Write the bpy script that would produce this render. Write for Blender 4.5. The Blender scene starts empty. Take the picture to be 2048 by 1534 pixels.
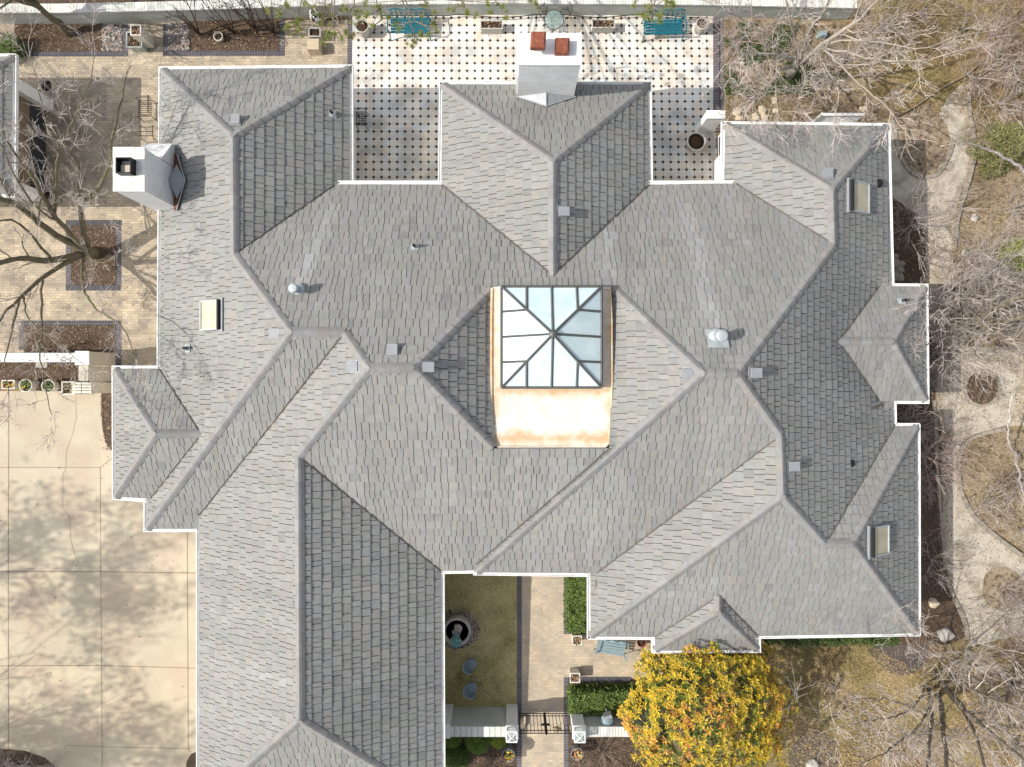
import bpy, math, random
from mathutils import Vector, Matrix, noise
from mathutils.geometry import tessellate_polygon
rnd = random.Random(7)
R = math.radians
# ------------------------------------------------------------------ camera, sky, sun, exposure
SP = 0.02                       # metres on the ground per photo pixel
CAMH = 2048*SP*24/36.0          # drone height
scene = bpy.context.scene
cd = bpy.data.cameras.new("camera"); cd.lens = 24; cd.sensor_width = 36; cd.clip_start = 0.1; cd.clip_end = 2000
cam = bpy.data.objects.new("camera", cd); scene.collection.objects.link(cam)
cam.location = (0, 0, CAMH); scene.camera = cam
SUN_EL, SUN_AZ = 43.0, 262.5    # azimuth clockwise from north (+Y): the sun stands in the west, a little to the south
world = bpy.data.worlds.new("World"); scene.world = world; world.use_nodes = True
wn = world.node_tree; bg = wn.nodes['Background']
sky = wn.nodes.new('ShaderNodeTexSky'); sky.sky_type = 'NISHITA'; sky.sun_disc = False
sky.sun_elevation = R(SUN_EL); sky.sun_rotation = R(SUN_AZ); sky.air_density = 1.0; sky.dust_density = 2.0; sky.ozone_density = 1.0
hz = wn.nodes.new('ShaderNodeHueSaturation'); hz.inputs['Saturation'].default_value = 0.45     # thin high haze: a whiter sky
wn.links.new(sky.outputs[0], hz.inputs['Color']); wn.links.new(hz.outputs[0], bg.inputs[0]); bg.inputs[1].default_value = 0.15
sd = Vector((math.sin(R(SUN_AZ))*math.cos(R(SUN_EL)), math.cos(R(SUN_AZ))*math.cos(R(SUN_EL)), math.sin(R(SUN_EL))))
sl = bpy.data.lights.new("sun", 'SUN'); sl.energy = 3.5; sl.angle = R(0.53); sl.color = (1.0, 0.955, 0.88)
so = bpy.data.objects.new("sun", sl); scene.collection.objects.link(so)
so.rotation_euler = sd.to_track_quat('Z', 'Y').to_euler(); so.location = (-30, -4, 40)
scene.view_settings.view_transform = 'Standard'; scene.view_settings.look = 'None'
scene.view_settings.exposure = 0.53; scene.view_settings.gamma = 1
C = scene.collection

# ------------------------------------------------------------------ helpers
def W(px, py, z=0.0):
    f = (CAMH - z)/CAMH
    return Vector(((px-1024)*SP*f, (767-py)*SP*f, z))
def XY(px, py, z=0.0):
    v = W(px, py, z); return (v.x, v.y)

MATS = {}
def mat(name, c1, c2=None, scale=3.0, detail=6.0, rough=0.85, metal=0.0, bump=0.0, bscale=None, attr=False,
        c3=None, s3=1.0, t3=0.55, spec=0.3, stretch=(1,1,1), coat=0.0, sharp=False):
    m = bpy.data.materials.new(name); m.use_nodes = True; MATS[name] = m
    nt = m.node_tree; N = nt.nodes; L = nt.links; b = N['Principled BSDF']
    b.inputs['Roughness'].default_value = rough; b.inputs['Metallic'].default_value = metal
    b.inputs['Specular IOR Level'].default_value = spec; b.inputs['Coat Weight'].default_value = coat
    tc = N.new('ShaderNodeTexCoord'); mp = N.new('ShaderNodeMapping'); mp.inputs['Scale'].default_value = stretch
    L.new(tc.outputs['Object'], mp.inputs[0])
    col = None
    if c2 is not None:
        n = N.new('ShaderNodeTexNoise'); n.inputs['Scale'].default_value = scale; n.inputs['Detail'].default_value = detail
        n.inputs['Roughness'].default_value = 0.65
        L.new(mp.outputs[0], n.inputs['Vector'])
        r = N.new('ShaderNodeValToRGB'); r.color_ramp.elements[0].position = 0.46 if sharp else 0.32; r.color_ramp.elements[1].position = 0.54 if sharp else 0.68
        r.color_ramp.elements[0].color = (*c1, 1); r.color_ramp.elements[1].color = (*c2, 1)
        L.new(n.outputs['Fac'], r.inputs[0]); col = r.outputs[0]
        if c3 is not None:
            n3 = N.new('ShaderNodeTexNoise'); n3.inputs['Scale'].default_value = s3; n3.inputs['Detail'].default_value = 4
            L.new(mp.outputs[0], n3.inputs['Vector'])
            r3 = N.new('ShaderNodeMapRange'); r3.inputs[1].default_value = t3-0.08; r3.inputs[2].default_value = t3+0.08
            L.new(n3.outputs['Fac'], r3.inputs[0])
            mx = N.new('ShaderNodeMix'); mx.data_type = 'RGBA'; L.new(r3.outputs[0], mx.inputs[0]); L.new(col, mx.inputs[6]); mx.inputs[7].default_value = (*c3, 1)
            col = mx.outputs[2]
    if attr:
        a = N.new('ShaderNodeAttribute'); a.attribute_name = 'tint'
        mx = N.new('ShaderNodeMix'); mx.data_type = 'RGBA'; mx.blend_type = 'MULTIPLY'; mx.inputs[0].default_value = 1
        if col is None: mx.inputs[6].default_value = (*c1, 1)
        else: L.new(col, mx.inputs[6])
        L.new(a.outputs['Color'], mx.inputs[7]); col = mx.outputs[2]
    if col is None: b.inputs['Base Color'].default_value = (*c1, 1)
    else: L.new(col, b.inputs['Base Color'])
    if bump:
        nb = N.new('ShaderNodeTexNoise'); nb.inputs['Scale'].default_value = bscale or scale*4; nb.inputs['Detail'].default_value = 5
        L.new(mp.outputs[0], nb.inputs['Vector']); bp = N.new('ShaderNodeBump'); bp.inputs['Strength'].default_value = bump; bp.inputs['Distance'].default_value = 0.05
        L.new(nb.outputs['Fac'], bp.inputs['Height']); L.new(bp.outputs[0], b.inputs['Normal'])
    return m

def brickmat(name, ca, cb, cm, bw, bh, ms, mode='xy', cc=None, patch=1.6, off=0.5, rough=0.85, bump=0.35, rot=0.0):
    """bricks laid in real metres; mode 'wall' runs the courses up the wall"""
    m = bpy.data.materials.new(name); m.use_nodes = True; MATS[name] = m
    nt = m.node_tree; N = nt.nodes; L = nt.links; b = N['Principled BSDF']; b.inputs['Roughness'].default_value = rough
    b.inputs['Specular IOR Level'].default_value = 0.25
    tc = N.new('ShaderNodeTexCoord'); vec = tc.outputs['Object']
    if mode == 'wall':
        sp = N.new('ShaderNodeSeparateXYZ'); L.new(vec, sp.inputs[0]); ad = N.new('ShaderNodeMath'); L.new(sp.outputs[0], ad.inputs[0]); L.new(sp.outputs[1], ad.inputs[1])
        cb_ = N.new('ShaderNodeCombineXYZ'); L.new(ad.outputs[0], cb_.inputs[0]); L.new(sp.outputs[2], cb_.inputs[1]); vec = cb_.outputs[0]
    mp = N.new('ShaderNodeMapping'); mp.inputs['Rotation'].default_value = (0, 0, rot); L.new(vec, mp.inputs[0]); vec = mp.outputs[0]
    def br(c1, c2, sq):
        t = N.new('ShaderNodeTexBrick'); t.offset = off; t.squash = 1; t.inputs['Scale'].default_value = 1
        t.inputs['Brick Width'].default_value = bw; t.inputs['Row Height'].default_value = bh; t.inputs['Mortar Size'].default_value = ms
        t.inputs['Mortar Smooth'].default_value = 0.2; t.inputs['Bias'].default_value = sq
        t.inputs['Color1'].default_value = (*c1, 1); t.inputs['Color2'].default_value = (*c2, 1); t.inputs['Mortar'].default_value = (*cm, 1)
        L.new(vec, t.inputs['Vector']); return t
    t1 = br(ca, cb, 0.0); col = t1.outputs['Color']
    if cc is not None:
        t2 = br(cc, tuple((x+y)/2 for x, y in zip(cc, ca)), 0.0)
        n = N.new('ShaderNodeTexNoise'); n.inputs['Scale'].default_value = patch; n.inputs['Detail'].default_value = 7; n.inputs['Roughness'].default_value = 0.75
        ns = N.new('ShaderNodeVectorMath'); ns.operation = 'SNAP'; ns.inputs[1].default_value = (bw, bh, 1); L.new(vec, ns.inputs[0]); L.new(ns.outputs[0], n.inputs['Vector'])
        r = N.new('ShaderNodeMapRange'); r.inputs[1].default_value = 0.45; r.inputs[2].default_value = 0.55; L.new(n.outputs['Fac'], r.inputs[0])
        mx = N.new('ShaderNodeMix'); mx.data_type = 'RGBA'; L.new(r.outputs[0], mx.inputs[0]); L.new(col, mx.inputs[6]); L.new(t2.outputs['Color'], mx.inputs[7]); col = mx.outputs[2]
    # dirt
    n = N.new('ShaderNodeTexNoise'); n.inputs['Scale'].default_value = 0.9; n.inputs['Detail'].default_value = 8; L.new(tc.outputs['Object'], n.inputs['Vector'])
    r = N.new('ShaderNodeMapRange'); r.inputs[1].default_value = 0.3; r.inputs[2].default_value = 0.7; r.inputs[3].default_value = 0.86; r.inputs[4].default_value = 1.08; L.new(n.outputs['Fac'], r.inputs[0])
    hs = N.new('ShaderNodeHueSaturation'); L.new(col, hs.inputs['Color']); L.new(r.outputs[0], hs.inputs['Value']); L.new(hs.outputs[0], b.inputs['Base Color'])
    bp = N.new('ShaderNodeBump'); bp.inputs['Strength'].default_value = bump; bp.inputs['Distance'].default_value = 0.02; bp.invert = True
    L.new(t1.outputs['Fac'], bp.inputs['Height']); L.new(bp.outputs[0], b.inputs['Normal'])
    return m

class MB:
    def __init__(s): s.v = []; s.f = []; s.c = []; s.m = []; s.hc = False
    def add(s, vs, fs, col=None, mi=0):
        o = len(s.v); s.v.extend([tuple(v) for v in vs])
        for f in fs:
            s.f.append(tuple(i+o for i in f)); s.c.append(col); s.m.append(mi)
        if col is not None: s.hc = True
        return s
    def box(s, c, d, rz=0.0, col=None, mi=0, taper=1.0):
        x, y, z = d[0]/2, d[1]/2, d[2]/2; cz, sz = math.cos(rz), math.sin(rz); vs = []
        for k, t in ((-1, 1.0), (1, taper)):
            for a, b in ((-1, -1), (1, -1), (1, 1), (-1, 1)):
                X, Y = a*x*t, b*y*t; vs.append((c[0]+X*cz-Y*sz, c[1]+X*sz+Y*cz, c[2]+k*z))
        return s.add(vs, [(3,2,1,0),(4,5,6,7),(0,1,5,4),(1,2,6,5),(2,3,7,6),(3,0,4,7)], col, mi)
    def prism(s, poly, z0, z1, col=None, mi=0, top=True, bottom=True):
        n = len(poly); a = sum(poly[i][0]*poly[(i+1)%n][1]-poly[(i+1)%n][0]*poly[i][1] for i in range(n))
        if a < 0: poly = poly[::-1]
        vs = [(p[0], p[1], z0) for p in poly]+[(p[0], p[1], z1) for p in poly]
        fs = [(i, (i+1)%n, n+(i+1)%n, n+i) for i in range(n)]
        tr = tessellate_polygon([[Vector((p[0], p[1], 0)) for p in poly]])
        for t in tr:
            p, q, r = [poly[i] for i in t]
            ccw = (q[0]-p[0])*(r[1]-p[1])-(q[1]-p[1])*(r[0]-p[0]) > 0
            if not ccw: t = (t[0], t[2], t[1])
            if top: fs.append(tuple(n+i for i in t))
            if bottom: fs.append((t[2], t[1], t[0]))
        return s.add(vs, fs, col, mi)
    def tube(s, pts, rad, n=6, col=None, mi=0, closed=False):
        pts = [Vector(p) for p in pts]
        if not hasattr(rad, '__len__'): rad = [rad]*len(pts)
        vs = []; m = len(pts)
        for i, p in enumerate(pts):
            if closed: t = pts[(i+1) % m]-pts[i-1]
            else: t = pts[min(i+1, m-1)]-pts[max(i-1, 0)]
            if t.length < 1e-9: t = Vector((0, 0, 1))
            t.normalize(); a = Vector((0, 0, 1)) if abs(t.z) < 0.9 else Vector((1, 0, 0))
            u = t.cross(a).normalized(); w = t.cross(u)
            for k in range(n):
                g = 2*math.pi*k/n; q = p+(u*math.cos(g)+w*math.sin(g))*rad[i]; vs.append((q.x, q.y, q.z))
        fs = []
        for i in range(m if closed else m-1):
            j = (i+1) % m
            for k in range(n): fs.append((i*n+k, i*n+(k+1) % n, j*n+(k+1) % n, j*n+k))
        if not closed: fs.append(tuple(range(n-1, -1, -1))); fs.append(tuple((m-1)*n+k for k in range(n)))
        return s.add(vs, fs, col, mi)
    def lathe(s, prof, c=(0,0,0), n=24, col=None, mi=0, sx=1, sy=1):
        vs = []; 
        for r, z in prof:
            for k in range(n):
                g = 2*math.pi*k/n; vs.append((c[0]+r*sx*math.cos(g), c[1]+r*sy*math.sin(g), c[2]+z))
        fs = [(i*n+k, i*n+(k+1) % n, (i+1)*n+(k+1) % n, (i+1)*n+k) for i in range(len(prof)-1) for k in range(n)]
        if prof[0][0] > 1e-6: fs.append(tuple(range(n-1, -1, -1)))
        if prof[-1][0] > 1e-6: fs.append(tuple((len(prof)-1)*n+k for k in range(n)))
        return s.add(vs, fs, col, mi)
    def blob(s, c, r, rz=1.0, seed=0, sub=8, amp=0.25, col=None, mi=0):
        vs = []; nu, nv = sub, max(4, sub//2+1)
        for j in range(nv+1):
            ph = math.pi*j/nv
            for i in range(nu):
                th = 2*math.pi*i/nu; d = Vector((math.sin(ph)*math.cos(th), math.sin(ph)*math.sin(th), math.cos(ph)))
                q = 1+amp*noise.noise(d*1.7+Vector((seed*3.1, seed*1.7, seed)))*2
                vs.append((c[0]+d.x*r*q, c[1]+d.y*r*q, c[2]+d.z*r*rz*q))
        fs = [(j*nu+i, (j+1)*nu+i, (j+1)*nu+(i+1) % nu, j*nu+(i+1) % nu) for j in range(nv) for i in range(nu)]
        return s.add(vs, fs, col, mi)

def build(name, mb, mats, parent=None, smooth=False, loc=None):
    me = bpy.data.meshes.new(name); me.from_pydata(mb.v, [], mb.f)
    if not isinstance(mats, (list, tuple)): mats = [mats]
    for m in mats: me.materials.append(MATS[m])
    if len(mats) > 1: me.polygons.foreach_set('material_index', mb.m)
    if smooth: me.polygons.foreach_set('use_smooth', [True]*len(me.polygons))
    if mb.hc:
        a = me.color_attributes.new('tint', 'FLOAT_COLOR', 'CORNER'); buf = []
        for f, c in zip(mb.f, mb.c):
            c = c or (1, 1, 1); buf.extend([c[0], c[1], c[2], 1.0]*len(f))
        a.data.foreach_set('color', buf)
    me.update()
    o = bpy.data.objects.new(name, me); C.objects.link(o)
    if parent: o.parent = parent
    if loc is not None: o.location = loc
    return o
def thing(name, label, cat, loc=(0,0,0), rz=0.0, group=None):
    o = bpy.data.objects.new(name, None); C.objects.link(o); o.empty_display_size = 0.2
    o.location = loc; o.rotation_euler = (0, 0, rz); o['label'] = label; o['category'] = cat
    if group: o['group'] = group
    return o
def tag(o, label=None, cat=None, group=None, kind=None):
    if label: o['label'] = label
    if cat: o['category'] = cat
    if group: o['group'] = group
    if kind: o['kind'] = kind
    return o
def copy_tree(o, loc, rz=0.0, label=None, group=None, scale=None):
    r = o.copy(); C.objects.link(r); r.location = loc; r.rotation_euler = (0, 0, rz)
    if label: r['label'] = label
    if group: r['group'] = group
    if scale: r.scale = scale if hasattr(scale, '__len__') else (scale,)*3
    for ch in list(o.children):
        c = ch.copy(); C.objects.link(c); c.parent = r
        for g in list(ch.children):
            d = g.copy(); C.objects.link(d); d.parent = c
    return r

# ------------------------------------------------------------------ materials
mat('roof_tile', (0.208,0.207,0.194), (0.262,0.258,0.241), 5.0, 8, 0.8, attr=True, bump=0.25, bscale=40, spec=0.25)
mat('ridge_tile', (0.195,0.194,0.188), (0.25,0.246,0.237), 6.0, 8, 0.8, attr=True, bump=0.2, bscale=40, spec=0.25)
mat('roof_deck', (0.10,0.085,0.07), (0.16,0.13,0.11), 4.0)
mat('white_trim', (0.82,0.82,0.81), (0.66,0.65,0.62), 2.0, 6, 0.5)
mat('white_wall', (0.80,0.79,0.76), (0.74,0.72,0.68), 1.2, 6, 0.8, bump=0.15, bscale=14)
brickmat('white_brick', (0.87,0.87,0.86), (0.77,0.77,0.75), (0.58,0.58,0.56), 0.22, 0.085, 0.008, 'wall', rough=0.75, bump=0.6)
brickmat('sage_brick', (0.50,0.52,0.48), (0.45,0.47,0.43), (0.33,0.35,0.32), 0.30, 0.085, 0.008, 'wall', rough=0.8, bump=0.6)
mat('cap_brick', (0.62,0.62,0.58), (0.50,0.50,0.46), 6, 6, 0.8, attr=True, bump=0.2)
mat('beige_wall', (0.50,0.46,0.37), (0.42,0.38,0.31), 2.0, 6, 0.85, bump=0.2, stretch=(1, 8, 1))
mat('weathered_white', (0.82,0.80,0.75), (0.66,0.62,0.55), 5.0, 10, 0.85, c3=(0.52,0.49,0.42), s3=8.0, t3=0.60, bump=0.3)
mat('membrane', (0.74,0.69,0.60), (0.62,0.55,0.44), 1.8, 12, 0.7)
mat('bronze_frame', (0.10,0.10,0.10), (0.14,0.14,0.13), 4, 4, 0.5, metal=0.3)
mat('zinc', (0.26,0.27,0.28), (0.34,0.35,0.36), 5, 6, 0.5, metal=0.35)
mat('galvanised', (0.34,0.38,0.39), (0.46,0.49,0.49), 5, 6, 0.45, metal=0.3)
mat('vent_metal', (0.24,0.25,0.26), (0.29,0.30,0.31), 4, 4, 0.6, metal=0.2)
mat('rust', (0.20,0.08,0.035), (0.12,0.06,0.035), 12, 8, 0.9)
mat('terracotta', (0.24,0.075,0.04), (0.17,0.052,0.033), 5, 8, 0.75, c3=(0.30,0.11,0.055), s3=9, t3=0.6, bump=0.2)
mat('black_metal', (0.02,0.02,0.022), None, rough=0.5, metal=0.4)
mat('dark_iron', (0.045,0.035,0.03), (0.07,0.05,0.04), 8, 5, 0.6, metal=0.5)
mat('teal_paint', (0.003,0.085,0.115), (0.005,0.125,0.16), 9, 5, 0.45)
mat('blue_grey_paint', (0.17,0.24,0.26), (0.23,0.31,0.33), 7, 5, 0.55)
mat('slate_blue_paint', (0.17,0.20,0.235), (0.23,0.265,0.30), 7, 5, 0.55)
mat('patina', (0.10,0.22,0.23), (0.20,0.36,0.35), 9, 8, 0.7, bump=0.3)
mat('stone_planter', (0.50,0.47,0.42), (0.36,0.34,0.30), 7, 8, 0.9, bump=0.4)
mat('pale_planter', (0.64,0.60,0.52), (0.54,0.50,0.43), 7, 8, 0.85, bump=0.2)
mat('sage_planter', (0.36,0.41,0.36), (0.30,0.35,0.31), 5, 6, 0.7)
mat('grey_pot', (0.13,0.14,0.16), (0.18,0.19,0.21), 6, 5, 0.6)
mat('soil', (0.035,0.022,0.015), (0.10,0.055,0.035), 25, 8, 1.0, bump=0.8, bscale=60)
mat('water', (0.004,0.005,0.006), None, rough=0.06, spec=0.5)
mat('mulch', (0.045,0.030,0.021), (0.125,0.083,0.056), 14, 10, 1.0, c3=(0.20,0.145,0.10), s3=30, t3=0.60, bump=1.0, bscale=35)
mat('grey_mulch', (0.075,0.062,0.058), (0.13,0.11,0.10), 16, 10, 1.0, c3=(0.30,0.26,0.22), s3=40, t3=0.68, bump=1.0, bscale=35)
mat('dirt', (0.20,0.15,0.095), (0.36,0.285,0.195), 2.2, 10, 1.0, c3=(0.11,0.075,0.045), s3=5, t3=0.58, bump=0.8, bscale=25)
mat('ground_soil', (0.20,0.15,0.07), (0.37,0.28,0.15), 0.9, 12, 1.0, c3=(0.155,0.105,0.06), s3=0.45, t3=0.54, bump=0.9, bscale=22)
mat('lawn_grass', (0.30,0.255,0.115), (0.56,0.48,0.24), 1.4, 12, 1.0, c3=(0.20,0.19,0.075), s3=0.9, t3=0.62, bump=0.9, bscale=30)
mat('gravel', (0.40,0.35,0.275), (0.54,0.48,0.39), 4, 12, 0.95, c3=(0.29,0.25,0.185), s3=1.3, t3=0.58, bump=0.7, bscale=40)
mat('curb_stone', (0.22,0.19,0.15), (0.36,0.31,0.25), 5, 8, 0.95, bump=0.6)
mat('limestone', (0.55,0.45,0.32), (0.42,0.34,0.24), 5, 8, 0.9, bump=0.5)
mat('pale_rock', (0.46,0.43,0.38), (0.34,0.31,0.27), 5, 8, 0.9, bump=0.5)
mat('pebble', (0.9,0.9,0.9), None, rough=0.6, attr=True)
mat('blade', (1,1,1), None, rough=0.9, attr=True, spec=0.1)
mat('leaf', (1,1,1), None, rough=0.55, attr=True, spec=0.25)
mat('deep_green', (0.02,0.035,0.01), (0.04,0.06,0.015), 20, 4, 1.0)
mat('bark', (0.14,0.115,0.085), (0.26,0.22,0.17), 9, 8, 0.95, bump=0.6, bscale=25, stretch=(1,1,0.4))
mat('pale_bark', (0.25,0.22,0.185), (0.42,0.375,0.325), 7, 8, 0.95, bump=0.5, bscale=25)
mat('mossy_bark', (0.10,0.085,0.055), (0.20,0.17,0.11), 6, 8, 0.95, c3=(0.13,0.125,0.06), s3=4, t3=0.62, bump=0.6, bscale=25)
mat('dark_bark', (0.055,0.038,0.028), (0.11,0.08,0.06), 9, 8, 0.95)
mat('birch_bark', (0.62,0.56,0.50), (0.40,0.34,0.30), 9, 6, 0.9, sharp=True)
mat('twig', (0.25,0.21,0.18), (0.51,0.45,0.405), 2, 5, 0.9)
mat('red_twig', (0.24,0.165,0.14), (0.40,0.30,0.265), 2, 5, 0.9)
mat('brown_twig', (0.13,0.095,0.07), (0.26,0.20,0.155), 2, 5, 0.9)
mat('skylight_glass', (0.36,0.33,0.235), (0.47,0.44,0.33), 1.4, 3, 0.12, spec=0.6)
mat('frosted_glass', (0.45,0.57,0.58), (0.62,0.71,0.70), 0.9, 5, 0.18, spec=0.5)
mat('table_glass', (0.20,0.29,0.27), (0.33,0.42,0.39), 3, 4, 0.08, spec=0.6)
MATS['table_glass'].node_tree.nodes['Principled BSDF'].inputs['Alpha'].default_value = 0.4
mat('window_glass', (0.03,0.035,0.04), None, rough=0.05, spec=0.6)
mat('brown_door', (0.17,0.13,0.085), (0.22,0.17,0.11), 3, 6, 0.6)
mat('cable', (0.03,0.022,0.018), None, rough=0.7)
mat('flower', (1,1,1), None, rough=0.6, attr=True)
brickmat('patio_brick', (0.53,0.44,0.31), (0.40,0.325,0.235), (0.22,0.18,0.13), 0.205, 0.103, 0.005, 'xy', cc=(0.255,0.22,0.175), patch=1.6)
brickmat('walk_brick', (0.54,0.44,0.31), (0.43,0.345,0.25), (0.34,0.28,0.21), 0.205, 0.103, 0.005, 'xy', cc=(0.34,0.295,0.235), patch=1.1)
brickmat('charcoal_brick', (0.085,0.08,0.09), (0.055,0.052,0.06), (0.17,0.165,0.17), 0.105, 0.6, 0.006, 'xy', off=0.0)
brickmat('charcoal_brick_across', (0.125,0.11,0.12), (0.085,0.078,0.09), (0.26,0.24,0.24), 0.6, 0.105, 0.007, 'xy', off=0.0)

# concrete of the driveway
mat('concrete', (0.43,0.373,0.272), (0.53,0.466,0.345), 0.8, 12, 0.9, c3=(0.46,0.375,0.28), s3=0.55, t3=0.55, bump=0.15, bscale=30, attr=True)
mat('joint', (0.20,0.15,0.10), (0.30,0.235,0.165), 4)

# octagon and dot paving, driven by a UV map that counts tiles
def tile_material():
    m = bpy.data.materials.new('octagon_tile'); m.use_nodes = True; MATS['octagon_tile'] = m
    nt = m.node_tree; N = nt.nodes; L = nt.links; b = N['Principled BSDF']; b.inputs['Roughness'].default_value = 0.6
    uv = N.new('ShaderNodeUVMap'); uv.uv_map = 'tiles'
    sp = N.new('ShaderNodeSeparateXYZ'); L.new(uv.outputs[0], sp.inputs[0])
    def M(op, a, b_=None, c=None):
        n = N.new('ShaderNodeMath'); n.operation = op
        for i, v in enumerate((a, b_, c)):
            if v is None: continue
            if isinstance(v, (int, float)): n.inputs[i].default_value = v
            else: L.new(v, n.inputs[i])
        return n.outputs[0]
    def dist(x):   # distance to nearest integer
        return M('ABSOLUTE', M('SUBTRACT', x, M('ROUND', x)))
    du, dv = dist(sp.outputs[0]), dist(sp.outputs[1])
    dot = M('LESS_THAN', M('ADD', du, dv), 0.235)
    line = M('LESS_THAN', M('MINIMUM', du, dv), 0.022)
    fl = N.new('ShaderNodeVectorMath'); fl.operation = 'FLOOR'; L.new(uv.outputs[0], fl.inputs[0])
    wnz = N.new('ShaderNodeTexWhiteNoise'); wnz.noise_dimensions = '2D'; L.new(fl.outputs[0], wnz.inputs['Vector'])
    rp = N.new('ShaderNodeValToRGB'); e = rp.color_ramp.elements
    e[0].position = 0; e[0].color = (0.62,0.59,0.54,1); e[1].position = 1; e[1].color = (0.67,0.58,0.47,1)
    for p, c in ((0.25,(0.61,0.62,0.59,1)), (0.5,(0.67,0.63,0.55,1)), (0.75,(0.65,0.59,0.51,1))):
        k = e.new(p); k.color = c
    L.new(wnz.outputs['Value'], rp.inputs[0])
    tc = N.new('ShaderNodeTexCoord')
    n = N.new('ShaderNodeTexNoise'); n.inputs['Scale'].default_value = 1.1; n.inputs['Detail'].default_value = 7; L.new(tc.outputs['Object'], n.inputs['Vector'])
    r = N.new('ShaderNodeMapRange'); r.inputs[1].default_value = 0.36; r.inputs[2].default_value = 0.60; r.inputs[3].default_value = 0.72; r.inputs[4].default_value = 1.14; L.new(n.outputs['Fac'], r.inputs[0])
    hs = N.new('ShaderNodeHueSaturation'); L.new(rp.outputs[0], hs.inputs['Color']); L.new(r.outputs[0], hs.inputs['Value'])
    m1 = N.new('ShaderNodeMix'); m1.data_type = 'RGBA'; L.new(line, m1.inputs[0]); L.new(hs.outputs[0], m1.inputs[6]); m1.inputs[7].default_value = (0.36,0.32,0.26,1)
    m2 = N.new('ShaderNodeMix'); m2.data_type = 'RGBA'; L.new(dot, m2.inputs[0]); L.new(m1.outputs[2], m2.inputs[6]); m2.inputs[7].default_value = (0.035,0.026,0.024,1)
    L.new(m2.outputs[2], b.inputs['Base Color'])
tile_material()

# white membrane gets rusty stains at its rims (wear with its own shape)
def stain_membrane(x0, x1, y0, y1, px1, py0):
    m = MATS['membrane']; nt = m.node_tree; N = nt.nodes; L = nt.links; b = N['Principled BSDF']
    src = b.inputs['Base Color'].links[0].from_socket
    tc = N.new('ShaderNodeTexCoord'); sp = N.new('ShaderNodeSeparateXYZ'); L.new(tc.outputs['Object'], sp.inputs[0])
    def M(op, a, b_=None):
        n = N.new('ShaderNodeMath'); n.operation = op
        for i, v in enumerate((a, b_)):
            if v is None: continue
            if isinstance(v, (int, float)): n.inputs[i].default_value = v
            else: L.new(v, n.inputs[i])
        return n.outputs[0]
    def near(s, v): return M('ABSOLUTE', M('SUBTRACT', s, v))
    d = M('MINIMUM', M('MINIMUM', near(sp.outputs[0], x0), near(sp.outputs[0], x1)), M('MINIMUM', near(sp.outputs[1], y0+0.28), near(sp.outputs[1], py0-0.05)))
    n = N.new('ShaderNodeTexNoise'); n.inputs['Scale'].default_value = 2.4; n.inputs['Detail'].default_value = 9; n.inputs['Roughness'].default_value = 0.7; L.new(tc.outputs['Object'], n.inputs['Vector'])
    s = M('SUBTRACT', M('MULTIPLY', n.outputs['Fac'], 1.5), M('MULTIPLY', d, 1.7))
    r = N.new('ShaderNodeMapRange'); r.inputs[1].default_value = 0.22; r.inputs[2].default_value = 0.78; L.new(s, r.inputs[0])
    mx = N.new('ShaderNodeMix'); mx.data_type = 'RGBA'; L.new(r.outputs[0], mx.inputs[0]); L.new(src, mx.inputs[6]); mx.inputs[7].default_value = (0.50,0.35,0.20,1)
    L.new(mx.outputs[2], b.inputs['Base Color'])

# ------------------------------------------------------------------ ground
def sheet(name, poly_px, m, z=0.01, kind='structure', px=True):
    poly = [XY(*p) for p in poly_px] if px else poly_px
    mb = MB(); mb.prism(poly, z-0.06, z, bottom=False)
    return tag(build(name, mb, m), kind=kind)
def rect(x0, y0, x1, y1): return [(x0, y0), (x1, y0), (x1, y1), (x0, y1)]
def rough(poly, amp=3.0, step=14.0, seed=1):
    out = []; n = len(poly)
    for i in range(n):
        a, b = poly[i], poly[(i+1) % n]; L = math.hypot(b[0]-a[0], b[1]-a[1]); k = max(1, int(L/step))
        for j in range(k):
            t = j/k; x = a[0]+(b[0]-a[0])*t; y = a[1]+(b[1]-a[1])*t
            o = amp*noise.noise(Vector((x*0.05, y*0.05, seed)))
            o2 = amp*noise.noise(Vector((x*0.05+50, y*0.05, seed)))
            out.append((x+o, y+o2))
    return out
mb = MB(); G = 300; 
mb.add([(-G,-G,-0.03),(G,-G,-0.03),(G,G,-0.03),(-G,G,-0.03)], [(0,1,2,3)])
tag(build('ground', mb, 'ground_soil'), kind='structure')
mb = MB(); XS, YS = (-500,18,202,376,420), (782,935,1143,1331,1493,2000)
for i in range(4):
    for j in range(5):
        g = rnd.uniform(0.93, 1.04); pk = 0.03*(j >= 2)*rnd.uniform(0.3, 1)
        mb.prism([XY(*p) for p in rect(XS[i], YS[j], XS[i+1], YS[j+1])], -0.05, 0.012, (g*(1+pk), g, g*(1-pk*1.5)), bottom=False)
tag(build('driveway', mb, 'concrete'), kind='structure')
mb = MB()
def strip(mb, pts, w, z, mi=0):
    for (a, b) in zip(pts[:-1], pts[1:]):
        a = Vector(XY(*a)); b = Vector(XY(*b)); d = (b-a); 
        if d.length < 1e-6: continue
        d.normalize(); n = Vector((-d.y, d.x))*w/2
        mb.add([(a.x+n.x, a.y+n.y, z), (a.x-n.x, a.y-n.y, z), (b.x-n.x, b.y-n.y, z), (b.x+n.x, b.y+n.y, z)], [(0,1,2,3)], mi=mi)
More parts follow.
